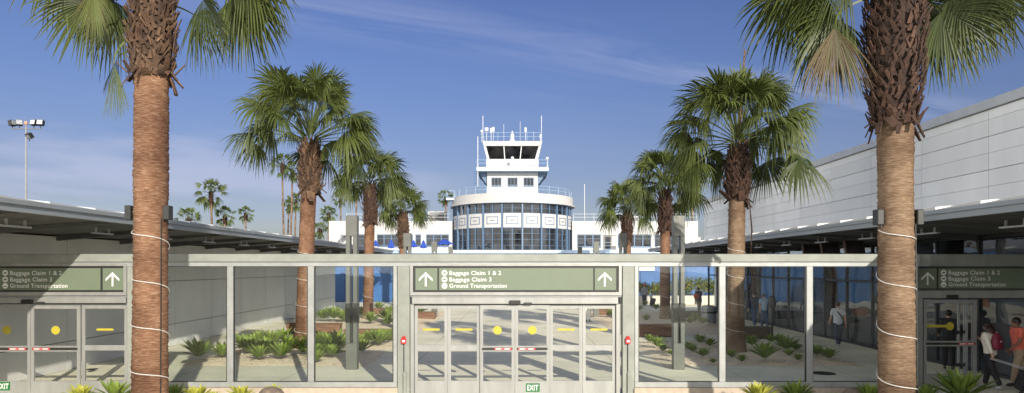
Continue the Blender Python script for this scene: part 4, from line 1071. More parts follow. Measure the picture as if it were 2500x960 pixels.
def trunk_mesh(h, r_base, r_mid, r_top, lean, rng, n=36, dz=.03):
    prof = []; z = -.05
    mb = MB(); vs = []; fs = []; rows = 0; ph = rng.uniform(0, 6)
    while z < h:
        q = max(0, z) / h
        rr = r_mid + (r_base - r_mid) * math.exp(-max(0, z) / .55) + (r_top - r_mid) * q * q
        rr *= 1 + .014 * math.sin(z * 2.1 + ph) + .004 * math.sin(z * 5.3 + 2 * ph)
        jr = rng.uniform(-.008, .009) + (rng.uniform(.004, .010) if rng.random() < .08 else 0)
        for k in range(n):
            th = 2 * PI * k / n; r_ = rr + jr + rng.uniform(-.006, .006)
            vs.append((lean[0] * q + r_ * math.cos(th), lean[1] * q + r_ * math.sin(th), z + .012 * math.sin(th + ph)))
        rows += 1; z += dz * rng.uniform(.7, 1.3)
    for i in range(rows - 1):
        for k in range(n): fs.append((i * n + k, i * n + (k + 1) % n, (i + 1) * n + (k + 1) % n, (i + 1) * n + k))
    fs.append(tuple(range((rows - 1) * n, rows * n)))
    return mb.add(vs, fs)

def boots(mb, z0, z1, r0, rmax, r1, cx, cy, rng, nper=14, skirt=True, sz=1.0):
    """old leaf bases: crossing wedges in a spiral round a dark core, broken ends standing off"""
    H_ = z1 - z0
    def rad(z):
        q = (z - z0) / H_
        return (r0 + (rmax - r0) * min(1, q / .28) ** .7) if q < .45 else (rmax + (r1 - rmax) * ((q - .45) / .55) ** 1.6)
    prof = [(rad(z0 + H_ * i / 10) * .80, z0 + H_ * i / 10) for i in range(11)]
    mb.lathe(prof, (cx, cy), 18, .05, rng)
    rows = max(5, int(H_ / (.095 * sz)))
    for i in range(rows):
        z = z0 + H_ * i / rows
        for k in range(nper):
            th = 2 * PI * (k + .5 * (i % 2) + rng.uniform(-.22, .22)) / nper
            r_ = rad(z) * rng.uniform(.84, .95)
            o = Vector((math.cos(th), math.sin(th), 0)); tv = Vector((-math.sin(th), math.cos(th), 0))
            mb.tint = rng.random(); ln = rng.uniform(.14, .42) * sz; wd = rng.uniform(.025, .075) * sz
            lean = rng.uniform(.08, .62); tw = rng.uniform(-.8, .8)
            ax = (UP + o * lean + tv * tw).normalized(); sd = (tv - ax * tv.dot(ax)).normalized(); ou = ax.cross(sd) * -1
            if ou.dot(o) < 0: ou = -ou
            p = Vector((cx, cy, z)) + o * r_
            q = p + ax * ln; t_ = .014 * sz; w2 = wd * rng.uniform(.15, .7)
            mb.add([p - sd * wd - ou * t_, p + sd * wd - ou * t_, p + sd * wd + ou * t_, p - sd * wd + ou * t_,
                    q - sd * w2 - ou * t_, q + sd * w2 - ou * t_ + ax * rng.uniform(-.05, .05) * sz, q + sd * w2 + ou * t_, q - sd * w2 + ou * t_ - ax * rng.uniform(0, .06) * sz],
                   [(0, 3, 2, 1), (4, 5, 6, 7), (0, 1, 5, 4), (1, 2, 6, 5), (2, 3, 7, 6), (3, 0, 4, 7)])
    if skirt:
        for k in range(int(nper * 2.1)):
            th = 2 * PI * (k + rng.uniform(-.4, .4)) / (nper * 2.1)
            o = Vector((math.cos(th), math.sin(th), 0)); tv = Vector((-math.sin(th), math.cos(th), 0))
            p = Vector((cx, cy, z0 + rng.uniform(.0, .28) * sz)) + o * r0 * rng.uniform(.95, 1.15)
            up = rng.random() < .4
            ax = ((UP if up else -UP) * rng.uniform(.6, 1) + o * rng.uniform(.25, .8) + tv * rng.uniform(-.5, .5)).normalized()
            sd = (tv - ax * tv.dot(ax)).normalized(); ou = ax.cross(sd)
            mb.tint = rng.random(); ln = rng.uniform(.18, .55) * sz; wd = rng.uniform(.04, .13) * sz; t_ = .010; q = p + ax * ln; w2 = wd * rng.uniform(.3, .9)
            mb.add([p - sd * wd - ou * t_, p + sd * wd - ou * t_, p + sd * wd + ou * t_, p - sd * wd + ou * t_, q - sd * w2 - ou * t_, q + sd * w2 - ou * t_, q + sd * w2 + ou * t_, q - sd * w2 + ou * t_],
                   [(0, 3, 2, 1), (4, 5, 6, 7), (0, 1, 5, 4), (1, 2, 6, 5), (2, 3, 7, 6), (3, 0, 4, 7)])

def light_wire(mb, rfun, ztop, pitch, lean, h, up=1):
    pts = []; ph = -PI * .5; z = ztop
    k = 0
    while True:
        z = ztop - pitch * (ph + PI / 2) / (2 * PI) + pitch * .115 * (math.sin(ph) + 1)
        if z < .1: break
        q = z / h; r_ = rfun(z) + .022
        pts.append((lean[0] * q + r_ * math.sin(ph), lean[1] * q - r_ * math.cos(ph), z)); ph += PI / 10
    mb.tube(pts, .009, 5)

def palm(x, y, label, h, zb, rb, rm, rt, lean, seed, n=36, RB=1.05, pl=1.35, nseg=34, bark='bark_red', bmat='boots', wire=None, pitch=.83, extra=(), lamps=None, e_lo=-38, e_hi=82, droop=.5, rmax=None, tint=.36, sz=1.0, dead=(), az0=0):
    rng = random.Random(seed)
    r = thing('palm_tree', label, 'palm tree', (0, 0, 0), 'fan palms in two rows along the plaza')
    trunk_mesh(h, rb, rm, rt, lean, rng).build('trunk', M[bark], r, smooth=True)
    b = MB(); rx = rmax or rm * 1.5
    boots(b, zb, h + .05, rt * 1.12, rx, rx * .62, lean[0], lean[1], rng, sz=sz); b.build('leaf_bases', M[bmat], r)
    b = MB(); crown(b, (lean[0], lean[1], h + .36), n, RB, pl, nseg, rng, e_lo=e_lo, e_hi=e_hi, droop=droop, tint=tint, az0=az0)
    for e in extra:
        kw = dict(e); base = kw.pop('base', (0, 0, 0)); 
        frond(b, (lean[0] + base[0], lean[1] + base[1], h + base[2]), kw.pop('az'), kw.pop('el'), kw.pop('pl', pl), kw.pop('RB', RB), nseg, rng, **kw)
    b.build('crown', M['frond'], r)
    for e in dead:
        kw = dict(e); base = kw.pop('base', (0, 0, 0)); d = MB()
        frond(d, (lean[0] + base[0], lean[1] + base[1], h + base[2]), kw.pop('az'), kw.pop('el'), kw.pop('pl', pl), kw.pop('RB', RB), nseg, rng, **kw)
        tag(d.build('dead_frond', M['frond'], r), kw.get('label') or 'withered brown frond hanging down')
    if wire:
        b = MB(); light_wire(b, lambda z: rm + (rb - rm) * math.exp(-z / .55) + (rt - rm) * (z / h) ** 2, wire, pitch, lean, h); b.build('light_string', M['wire'], r)
    if lamps:
        for s in (-1, 1):
            q = lamps / h; x0 = lean[0] * q + s * (rm + .06); f = MB()
            f.bbox(x0 - .055, x0 + .055, -.16, .02, lamps - .12, lamps + .14, .012); f.box(x0 - s * .10, x0 - s * .05, -.06, -.02, lamps - .16, lamps - .06); f.build('floodlight', M['dark_grey'], r)
        b = MB(); b.tube([(rm * 1.12, -rm * .62, .05), (rm * .96, -rm * .52, .8), (lean[0] * lamps / h + rm * .93, -rm * .50, lamps - .1)], .012, 6); b.build('conduit', M['black'], r)
    r.location = (x, y, 0)
    return r
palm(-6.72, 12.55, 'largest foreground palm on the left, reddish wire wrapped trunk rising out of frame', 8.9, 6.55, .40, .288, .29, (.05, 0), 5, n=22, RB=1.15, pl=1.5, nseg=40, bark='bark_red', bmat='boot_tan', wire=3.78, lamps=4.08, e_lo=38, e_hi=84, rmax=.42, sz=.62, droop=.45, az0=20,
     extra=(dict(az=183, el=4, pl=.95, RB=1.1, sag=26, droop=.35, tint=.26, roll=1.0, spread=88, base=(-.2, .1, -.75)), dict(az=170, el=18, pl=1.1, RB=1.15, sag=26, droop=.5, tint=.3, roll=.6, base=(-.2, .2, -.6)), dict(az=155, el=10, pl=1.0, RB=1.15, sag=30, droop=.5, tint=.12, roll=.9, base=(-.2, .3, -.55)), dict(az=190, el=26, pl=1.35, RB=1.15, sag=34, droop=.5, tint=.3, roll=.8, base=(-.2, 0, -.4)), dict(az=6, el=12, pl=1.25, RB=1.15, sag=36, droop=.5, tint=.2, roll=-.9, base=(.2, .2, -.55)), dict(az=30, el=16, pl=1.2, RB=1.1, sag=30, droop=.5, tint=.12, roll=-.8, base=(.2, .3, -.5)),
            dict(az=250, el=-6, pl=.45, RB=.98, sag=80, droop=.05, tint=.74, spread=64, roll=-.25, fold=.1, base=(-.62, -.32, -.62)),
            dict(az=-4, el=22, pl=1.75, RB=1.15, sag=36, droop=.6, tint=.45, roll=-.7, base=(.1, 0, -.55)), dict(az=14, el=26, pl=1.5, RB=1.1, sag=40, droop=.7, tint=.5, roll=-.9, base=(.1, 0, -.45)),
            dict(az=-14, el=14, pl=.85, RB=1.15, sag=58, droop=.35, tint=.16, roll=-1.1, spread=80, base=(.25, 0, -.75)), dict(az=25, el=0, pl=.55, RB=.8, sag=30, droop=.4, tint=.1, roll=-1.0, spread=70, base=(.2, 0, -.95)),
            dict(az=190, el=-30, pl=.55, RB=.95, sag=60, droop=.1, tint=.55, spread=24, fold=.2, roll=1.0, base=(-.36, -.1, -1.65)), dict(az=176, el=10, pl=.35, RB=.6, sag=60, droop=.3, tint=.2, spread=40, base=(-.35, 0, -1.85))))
palm(6.43, 11.5, 'largest foreground palm on the right, shaded grey trunk with ragged bark skirt', 8.9, 5.45, .37, .272, .275, (-.05, 0), 9, n=24, RB=1.15, pl=1.45, nseg=40, bark='bark_grey_shade', bmat='boots', wire=3.72, lamps=3.92, e_lo=36, e_hi=84, rmax=.49, sz=.62, droop=.5, az0=70,
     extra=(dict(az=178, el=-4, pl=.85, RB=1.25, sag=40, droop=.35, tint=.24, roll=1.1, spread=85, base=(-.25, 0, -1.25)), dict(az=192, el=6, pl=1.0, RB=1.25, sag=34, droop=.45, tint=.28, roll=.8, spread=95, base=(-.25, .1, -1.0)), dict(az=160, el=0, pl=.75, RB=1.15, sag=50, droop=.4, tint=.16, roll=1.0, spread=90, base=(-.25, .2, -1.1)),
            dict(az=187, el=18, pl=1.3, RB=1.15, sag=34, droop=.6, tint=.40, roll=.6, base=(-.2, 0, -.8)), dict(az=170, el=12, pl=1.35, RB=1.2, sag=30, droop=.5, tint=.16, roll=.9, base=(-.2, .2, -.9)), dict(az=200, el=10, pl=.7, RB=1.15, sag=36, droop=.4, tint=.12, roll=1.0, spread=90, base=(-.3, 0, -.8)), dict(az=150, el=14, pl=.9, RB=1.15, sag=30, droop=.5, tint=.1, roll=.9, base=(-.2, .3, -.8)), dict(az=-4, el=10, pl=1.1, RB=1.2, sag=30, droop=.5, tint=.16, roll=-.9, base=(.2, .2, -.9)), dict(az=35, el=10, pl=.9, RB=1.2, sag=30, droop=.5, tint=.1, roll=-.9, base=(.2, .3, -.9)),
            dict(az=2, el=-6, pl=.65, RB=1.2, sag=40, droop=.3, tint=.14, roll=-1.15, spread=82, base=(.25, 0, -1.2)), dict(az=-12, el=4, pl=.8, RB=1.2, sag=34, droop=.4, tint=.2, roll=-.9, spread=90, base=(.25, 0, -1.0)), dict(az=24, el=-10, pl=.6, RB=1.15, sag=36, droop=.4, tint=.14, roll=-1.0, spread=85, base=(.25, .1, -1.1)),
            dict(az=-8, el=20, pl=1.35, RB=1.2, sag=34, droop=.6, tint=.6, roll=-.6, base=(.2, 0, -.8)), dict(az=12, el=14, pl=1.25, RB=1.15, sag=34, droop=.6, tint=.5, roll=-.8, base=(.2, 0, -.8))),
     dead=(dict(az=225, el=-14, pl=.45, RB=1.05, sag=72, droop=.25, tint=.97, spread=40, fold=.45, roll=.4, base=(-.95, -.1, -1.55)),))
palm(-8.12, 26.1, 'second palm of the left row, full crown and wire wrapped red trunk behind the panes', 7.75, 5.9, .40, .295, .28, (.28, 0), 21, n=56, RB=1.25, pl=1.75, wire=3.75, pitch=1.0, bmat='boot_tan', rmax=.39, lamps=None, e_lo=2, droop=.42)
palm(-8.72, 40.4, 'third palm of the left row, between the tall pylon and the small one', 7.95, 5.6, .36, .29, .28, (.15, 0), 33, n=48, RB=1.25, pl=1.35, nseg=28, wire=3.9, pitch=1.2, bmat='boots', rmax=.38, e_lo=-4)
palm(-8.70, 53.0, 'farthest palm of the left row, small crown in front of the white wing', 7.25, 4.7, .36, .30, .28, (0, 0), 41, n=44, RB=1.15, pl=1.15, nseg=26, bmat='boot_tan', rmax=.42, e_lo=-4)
palm(7.88, 24.5, 'second palm of the right row, tallest full crown against the white panels', 7.35, 5.45, .44, .30, .28, (.10, 0), 52, n=62, RB=1.32, pl=1.75, wire=3.8, pitch=.95, bark='bark_grey_shade', bmat='boots', rmax=.40, e_lo=-10, droop=.5)
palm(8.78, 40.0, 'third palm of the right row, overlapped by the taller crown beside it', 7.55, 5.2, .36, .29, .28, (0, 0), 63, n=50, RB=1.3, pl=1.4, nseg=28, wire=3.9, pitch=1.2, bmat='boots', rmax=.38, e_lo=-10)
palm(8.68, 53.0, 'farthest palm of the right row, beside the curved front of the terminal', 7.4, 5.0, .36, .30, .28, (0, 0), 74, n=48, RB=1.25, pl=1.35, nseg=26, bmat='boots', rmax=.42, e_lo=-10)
# the spear of the tall right palm
p_ = [o for o in C.objects if o.name.startswith('palm_tree')][5]
b = MB(); b.tube([(.15, 0, 7.4), (.25, 0, 9.5), (.36, 0, 10.9)], [.04, .05, .03], 6); b.tint = 0; b.build('spear_leaf', M['bark_grey_shade'], p_)
b = MB(); b.tube([(.42, -.3, 5.4), (.50, -.32, 4.4), (.47, -.3, 3.6)], [.02, .03, .01], 5); b.build('hanging_strip', M['boot_tan'], p_)

# far palms beyond the buildings: two crown shapes shared by all
far = []
for sd, n, lo in ((101, 30, -48), (102, 26, -40)):
    rng = random.Random(sd); b = MB(); crown(b, (0, 0, 0), n, 1.0, 1.25, 12, rng, e_lo=lo, steps=4, tint=.40, droop=.45)
    far.append(b)
fcount = 0; FARM = {}
def far_palm(px, pyc, rpx, Y, label, kind=0, tr=.17, pyb=None):
    k = rpx * Y / F / 2.0; p = P(px, pyc, Y)
    r = thing('palm_tree', label, 'palm tree', (p.x, Y, 0), 'distant palms behind the buildings')
    rng = random.Random(int(px))
    if kind not in FARM:
        o = far[kind].build('crown', M['frond_far'], None); FARM[kind] = o
    else:
        o = FARM[kind].copy(); C.objects.link(o)
    o.parent = r; o.location = (0, 0, p.z); o.scale = (k, k, k); o.rotation_euler = (0, 0, rng.uniform(0, 6))
    b = MB(); ln = rng.uniform(-.5, .5); b.tube([(ln, 0, -.1), (ln * .7, 0, p.z * .35), (ln * .2, 0, p.z * .75), (0, 0, p.z + .1)], [tr * 1.6, tr * 1.1, tr, tr * .9], 9)
    t = MB(); t.v = b.v; t.f = b.f; t.t = b.t; ORG[r.name] = Vector((0, 0, 0)); t.build('trunk', M['bark_far'], r, smooth=True)
    b = MB(); rng2 = random.Random(4); boots(b, p.z - 1.5 * k, p.z + .05, tr, tr * 1.9, tr * 1.6, 0, 0, rng2, nper=7, skirt=False, sz=1.2); b.build('leaf_bases', M['boots'], r)
    return r
for a in ((515, 470, 38, 112, 'leaning distant palm with a round crown over the left canopy roof', 0), (549, 527, 27, 118, 'low bushy distant palm tucked under the leaning one', 1, .17), (600, 522, 21, 135, 'small solitary distant palm left of the second trunk', 1),
          (460, 535, 32, 90, 'pale low palm crown just peeping over the left canopy', 1), (689, 402, 33, 105, 'tallest thin distant palm left of the second trunk', 1, .14), (714, 418, 27, 108, 'tall thin distant palm partly behind the second trunk', 0, .14),
          (722, 492, 24, 140, 'distant palm low against the second trunk', 0), (705, 503, 18, 150, 'smallest distant palm between two thin trunks', 1), (781, 562, 22, 100, 'pale distant palm just right of the second trunk', 1), (802, 522, 22, 130, 'bushy distant palm at the left end of the white wing', 0),
          (831, 487, 19, 140, 'small distant palm above the left end of the white wing', 1), (870, 468, 24, 120, 'distant palm left of the third crown', 0, .14), (1089, 482, 21, 130, 'distant palm beside the curved drum', 0), (1350 + 340, 486, 22, 115, 'distant palm behind the third right crown', 0), (1668, 512, 20, 130, 'low distant palm crown on the right wing roofline', 1),
          (952, 520, 20, 140, 'distant palm half hidden behind the farthest left crown', 1)):
    far_palm(*a)

# ------------------------------------------------------------------ agaves
def agave_mesh(seed, n=30, L=.46):
    rng = random.Random(seed); b = MB()
    for i in range(n):
        q = i / (n - 1); az = i * 2.39996 + rng.uniform(-.15, .15); e = R(88 - 62 * q + rng.uniform(-7, 7))
        o = Vector((math.cos(az), math.sin(az), 0)); s = Vector((-math.sin(az), math.cos(az), 0)); ln = L * (.62 + .38 * min(1, q * 1.8)) * rng.uniform(.88, 1.1); wd = .056 * L / .46
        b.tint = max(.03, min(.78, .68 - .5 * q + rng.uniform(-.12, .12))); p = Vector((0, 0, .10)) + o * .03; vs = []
        for k in range(6):
            u_ = k / 5; ww = wd * (.55 + .9 * u_ - 1.45 * u_ ** 3) if k < 5 else .002
            ee = e + R(22) * u_ * (.5 - q) - R(10) * u_
            ax = o * math.cos(ee) + UP * math.sin(ee); nn = s.cross(ax) * -1
            vs += [p - s * ww + nn * ww * .35, p - nn * ww * .15, p + s * ww + nn * ww * .35]
            p = p + ax * ln / 5
        fs = []
        for k in range(5):
            a = k * 3; fs += [(a, a + 1, a + 4, a + 3), (a + 1, a + 2, a + 5, a + 4)]
        b.add(vs, fs)
    return b
AG = {}
for kk in range(4):
    for nm in ('agave', 'agave_lit'):
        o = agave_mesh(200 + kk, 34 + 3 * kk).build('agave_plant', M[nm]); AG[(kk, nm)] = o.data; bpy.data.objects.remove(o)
def agave(px, py, wpx, label, group, Y=None, m='agave', i=[0]):
    i[0] += 1
    if Y is None: g = G(px, py)
    else: g = Vector((wx(px, Y), Y, .05))
    o = bpy.data.objects.new('agave_plant', AG[(i[0] % 4, m)]); C.objects.link(o); k = wpx * g.y / F / .52
    o.location = (g.x, g.y, max(g.z, .05)); o.scale = (k, k, k * 1.05); o.rotation_euler = (0, 0, i[0] * 1.7)
    tag(o, label, 'agave', group, 'thing'); return o
LB = 'agaves in the left gravel bed'; RBG = 'agaves in the right gravel bed'; FB = 'agaves in the front bed'
left_names = ['lone dark agave at the left end of the left bed', 'agave just left of the first left mullion', 'agave at the left of the clump before the second palm', 'small agave at the back of the clump before the second palm', 'low agave in front of the clump by the second palm',
  'tall agave in the middle of the clump by the second palm', 'front agave of the clump, left of the second palm', 'agave at the back touching the second palm', 'agave at the foot of the second palm, right side', 'agave at the second left mullion',
  'large agave right of the second mullion', 'agave in front of the timber bench, left of the pylon', 'agave close behind the nearest left pylon', 'yellow tipped agave right of the nearest left pylon', 'agave between second palm and pylon, at the front', 'agave tucked against the pylon base']
for (px, py, w_), lab in zip(((485, 885, 58), (543, 880, 44), (605, 870, 50), (628, 848, 42), (632, 886, 44), (664, 853, 46), (684, 884, 48), (692, 842, 40), (740, 873, 48), (777, 878, 46), (801, 862, 50), (826, 848, 44), (884, 868, 40), (925, 850, 48), (812, 880, 40), (880, 850, 36)), left_names): agave(px, py, w_, lab, LB)
for px, py, w_, lab in ((618, 858, 44, 'agave crowded in the middle of the left clump'), (650, 868, 46, 'agave between the low one and the tall one of the clump'), (708, 860, 40, 'agave pressed against the left side of the second palm'), (590, 854, 38, 'agave at the back left of the clump'), (760, 852, 42, 'agave half hidden by the second left mullion'), (790, 850, 40, 'agave behind the largest one right of the second mullion'), (815, 865, 44, 'agave in the middle of the group left of the pylon'), (770, 892, 40, 'agave at the front of the group left of the pylon'), (838, 858, 40, 'agave against the left side of the nearest left pylon'), (905, 842, 38, 'agave before the second bench from the pylon'), (945, 842, 40, 'agave in front of the right end of the second bench')):
    agave(px, py, w_, lab, LB)
for px, py, w_, lab in ((905, 795, 36, 'agave at the foot of the third left palm'), (942, 790, 36, 'agave right of the third left palm'), (815, 787, 40, 'agave behind the long bench, left part'), (838, 790, 34, 'agave behind the long bench by the pylon'), (952, 775, 30, 'agave at the right edge of the far left bed'), (925, 760, 24, 'small agave far back in the left bed'), (788, 786, 30, 'agave just right of the second palm trunk, far bed'),
                        (1024, 772, 30, 'agave seen through the leftmost pane of the middle doors'), (948, 800, 30, 'agave before the short bench'), (860, 782, 30, 'agave behind the pylon slot'), (800, 778, 28, 'agave in the back row of the far left bed'), (884, 775, 26, 'agave left of the third left palm'), (968, 748, 22, 'farthest agave in the left beds')):
    agave(px, py, w_, lab, LB)
for px, py, w_, lab in ((1587, 842, 24, 'yellowish agave at the left edge of the right bed'), (1606, 855, 32, 'bright agave second from the left edge of the right bed'), (1618, 865, 24, 'small agave below the bright one in the right bed'), (1641, 875, 22, 'agave half hidden behind the nearest right pylon'), (1709, 845, 28, 'agave in the middle of the right bed before the first mullion'), (1681, 858, 22, 'agave just right of the nearest right pylon'), (1691, 866, 24, 'agave at the right foot of the nearest right pylon'), (1716, 879, 30, 'round agave at the front of the right bed'), (1733, 852, 26, 'agave against the first right mullion'), (1741, 893, 15, 'tiny agave at the front edge of the right bed'),
                        (1835, 851, 32, 'dark agave right of the second right palm'), (1786, 880, 26, 'small agave at the left foot of the second right palm'), (1811, 891, 24, 'small agave in front of the second right palm'), (1867, 889, 54, 'largest agave in the right bed'), (1920, 864, 42, 'agave behind the largest one in the right bed'), (1926, 876, 24, 'small agave beside the second largest in the right bed'), (1949, 887, 22, 'small agave left of the second right mullion'), (1944, 862, 24, 'agave left of the second right mullion, behind'), (1882, 842, 24, 'agave at the foot of the black post'), (1904, 842, 26, 'agave right of the black post'), (1993, 876, 34, 'tall agave right of the second right mullion'), (2023, 885, 36, 'rightmost agave of the right bed'),
                        (1561, 762, 16, 'dark agave at the left of the far right bed'), (1576, 748, 14, 'smallest agave of the far right bed'), (1578, 788, 20, 'agave behind the nearest right bench'), (1697, 789, 24, 'agave in front of the dark bench'), (1685, 795, 20, 'agave left of the one before the dark bench'), (1716, 797, 24, 'agave before the grey bin'), (1602, 760, 18, 'agave left of the third right palm'), (1494, 778, 24, 'agave seen through the rightmost pane of the middle doors')):
    agave(px, py, w_, lab, RBG)
for px, w_, yt, m, lab in ((195, 52, 934, 'agave_lit', 'sunlit yellow green agave in front of the left doors'), (282, 66, 932, 'agave', 'broad green agave left of the big left palm'), (424, 48, 925, 'agave', 'agave just right of the big left palm'), (482, 52, 934, 'agave_lit', 'sunlit yellow agave in front of the first left pane'), (521, 28, 947, 'agave_lit', 'little sunlit yellow agave left of the first mullion'), (589, 48, 932, 'agave_lit', 'sunlit yellow agave in front of the first left mullion'), (664, 36, 934, 'agave_lit', 'sunlit yellow agave behind the round boulder'),
                            (1852, 60, 938, 'agave_lit', 'sunlit yellow agave at the front of the second right pane'), (1944, 62, 930, 'agave', 'tall green agave left of the second right mullion, in front'), (2035, 34, 952, 'agave', 'low agave tip in front of the third right pane'), (2122, 56, 934, 'agave', 'agave just left of the big right palm'), (2262, 50, 930, 'agave', 'agave just right of the big right palm'), (2345, 92, 915, 'agave', 'largest front agave before the open right door'), (150, 26, 951, 'agave', 'low agave tip near the left exit sign')):
    Y = 15.3 if px != 2345 else 15.2
    if px == 2345: o = agave(px, 0, w_, lab, FB, Y, m)
    else: o = agave(px, 0, w_, lab, FB, 15.9 if px == 664 else Y, m)
    ztop = wz(yt, o.location.y); k = o.scale.x
    hh = .57 * k; o.location.z = max(.0, ztop - hh)          # the front bed is banked up behind its edging
    if o.location.z > .06: o.scale.z = (ztop - .05) / .60; o.location.z = .05

# ------------------------------------------------------------------ floodlight mast
p = P(63.5, 295, 60); r = thing('floodlight_mast', 'tall thin floodlight mast at far left above the canopy roof', 'light mast', (p.x, 60, 0))
MB().tube([(p.x, 60, 0), (p.x, 60, 8), (p.x, 60, p.z - .1)], [.12, .09, .055], 10).build('pole', M['mast_grey'], r)
zc = wz(314, 60); MB().tube([(wx(27, 60), 60, zc), (wx(100, 60), 60, zc)], .05, 8).build('crossarm', M['mast_grey'], r)
for px, rz_, py in ((30, 80, 301), (47, 35, 300), (83, -10, 300), (99, 8, 300), (72, -20, 332)):
    b = MB(); rm = Matrix.Rotation(R(rz_), 3, 'Z') @ Matrix.Rotation(R(-12 if py < 320 else 40), 3, 'X'); c = Vector((wx(px, 60), 60, wz(py, 60)))
    b.obox(c, (.52, .34, .46), rm); b.tube([c + Vector((0, 0, -.2)), Vector((c.x, 60, c.z - .48))], .04, 6)
    f = b.build('floodlight', M['black'], r)
    MB().obox(c + rm @ Vector((0, -.18, 0)), (.44, .015, .38), rm).build('lens', M['bin'] if px not in (83, 99) else M['coping'], f)  # the two paler lenses have sun on their faces put into the colour
b = MB(); b.lathe([(.12, wz(302, 60) - .1), (.16, wz(302, 60)), (.1, wz(296, 60))], (p.x, 60), 10); b.build('beacon', M['skin'], r)

# ------------------------------------------------------------------ people
def skinned(name, verts, edges, rad, m, parent, sub=2):
    me = bpy.data.meshes.new(name); me.from_pydata([tuple(v) for v in verts], edges, [])
    o = bpy.data.objects.new(name, me); C.objects.link(o)
    md = o.modifiers.new('skin', 'SKIN'); md.use_smooth_shade = True
    sv = me.skin_vertices[0].data
    for i, r_ in enumerate(rad):
        rr = r_ if hasattr(r_, '__len__') else (r_, r_); sv[i].radius = rr; sv[i].use_root = (i == 0)
    ss = o.modifiers.new('sub', 'SUBSURF'); ss.levels = sub; ss.render_levels = sub
    dg = bpy.context.evaluated_depsgraph_get(); dg.update()
    nm = bpy.data.meshes.new_from_object(o.evaluated_get(dg))
    bpy.data.objects.remove(o); bpy.data.meshes.remove(me)
    return nm
def merge(*ms):
    b = MB()
    for m_ in ms:
        if isinstance(m_, MB): b.add(m_.v, m_.f)
        else: b.mesh(m_, Matrix.Identity(4))
    return b
def person(loc, face, label, top, legs, top_m, leg_m, shoe_m='shoe_dark', hair='hair', skin='skin', hgt=1.74, ll=(18, 4), lr=(-20, 28), al=(-14, 12), ar=(16, 14), long_sleeve=True, hair_len=0, lean=3, bag=None, cap=None, head_turn=0):
    """standing / striding figure; local +Y... the figure looks along -Y, `face` turns it. ll, lr = hip swing and knee bend, al, ar = shoulder swing and elbow bend (degrees, forward positive)"""
    k = hgt / 1.74
    root = thing('person', label, 'person', (0, 0, 0), 'people walking through the plaza')
    f = Vector((0, -1, 0))
    def dirn(a): return Vector((0, -math.sin(R(a)), -math.cos(R(a))))
    tl = Vector((0, -math.sin(R(lean)), math.cos(R(lean))))
    pel = Vector((0, 0, .93)); chest = pel + tl * .40; neck = pel + tl * .53; hd = neck + tl * .045 + f * .025; crown_ = hd + Vector((0, -.01, .20))
    V = [pel, pel + tl * .2, chest, neck, hd + Vector((0, -.005, .02)), hd + Vector((0, -.01, .09)), crown_ - Vector((0, 0, .04))]
    E = [(0, 1), (1, 2), (2, 3), (3, 4), (4, 5), (5, 6)]
    Rr = [(.115, .085), (.105, .08), (.115, .08), .050, (.062, .07), (.078, .096), (.066, .082)]
    legs_j = []
    for s, (a, kb) in ((1, ll), (-1, lr)):
        hip = pel + Vector((s * .09, 0, -.04)); kn = hip + dirn(a) * .43; an = kn + dirn(a - kb) * .41; heel = an + Vector((0, .03, -.05))
        fa = max(-35, -(kb - a) * .5 if kb > 15 else 0)
        toe = an + Vector((0, -.15 * math.cos(R(fa)), -.055 + .15 * math.sin(R(fa))))
        legs_j.append((hip, kn, an, toe))
    low = min(min(j[2].z - .085, j[3].z - .03) for j in legs_j); sh = Vector((0, 0, -low))
    arms_j = []
    for s, (a, eb) in ((1, al), (-1, ar)):
        sho = chest + Vector((s * .185, 0, .075)); d1 = (dirn(a) + Vector((s * .14, 0, 0))).normalized(); elb = sho + d1 * .29
        d2 = (dirn(a + eb) + Vector((s * .05, 0, 0))).normalized(); wr = elb + d2 * .25; arms_j.append((sho, elb, wr, d2))
    for hip, kn, an, toe in legs_j:
        i = len(V); V += [hip, kn, an]; E += [(0, i), (i, i + 1), (i + 1, i + 2)]; Rr += [.088, .058, .042]
    for sho, elb, wr, d2 in arms_j:
        i = len(V); V += [sho, elb, wr, wr + d2 * .08]; E += [(2, i), (i, i + 1), (i + 1, i + 2), (i + 2, i + 3)]; Rr += [.050, .042, .030, (.036, .020)]
    body = merge(skinned('body', [v + sh for v in V], E, Rr, None, None))
    # face: eyes, nose, ears; hands: five curled fingers rooted in the palm
    hc = hd + sh + Vector((0, -.01, .085))
    for s in (-1, 1):
        body.sphere(tuple(hc + Vector((s * .032, -.083, .005))), .012, 8, 6); body.sphere(tuple(hc + Vector((s * .078, .005, -.005))), .026, 8, 6, (.45, .7, 1.1))
    body.sphere(tuple(hc + Vector((0, -.097, -.02))), .017, 8, 6, (.8, 1.1, 1.4)); body.sphere(tuple(hc + Vector((0, -.082, -.055))), .022, 8, 6, (1.2, .5, .35))
    for s, (sho, elb, wr, d2) in zip((1, -1), arms_j):
        pm = wr + d2 * .09 + sh; fw = Vector((0, -1, 0)) - d2 * d2.dot(Vector((0, -1, 0))); fw.normalize(); inn = Vector((-s, 0, 0))
        for q, ln in enumerate((.062, .075, .080, .070)):
            p0 = pm + fw * (.027 - .018 * (3 - q)) ; p1 = p0 + d2 * ln * .55; p2 = p1 + (d2 * .5 + inn * .8).normalized() * ln * .5
            body.tube([p0, p1, p2], [.010, .009, .006], 6)
        p0 = wr + sh + d2 * .04 + fw * .03; body.tube([p0, p0 + (d2 + fw).normalized() * .04, p0 + (d2 * 1.4 + fw * .5 + inn * .4).normalized() * .072], [.011, .010, .007], 6)
    # clothes
    tv = [pel + tl * -.11, pel + tl * .02, pel + tl * .2, chest, chest + tl * .09, neck + tl * .005]; te = [(0, 1), (1, 2), (2, 3), (3, 4), (4, 5)]; tr = [(.185, .145), (.19, .15), (.175, .14), (.205, .15), (.17, .12), (.075, .08)]
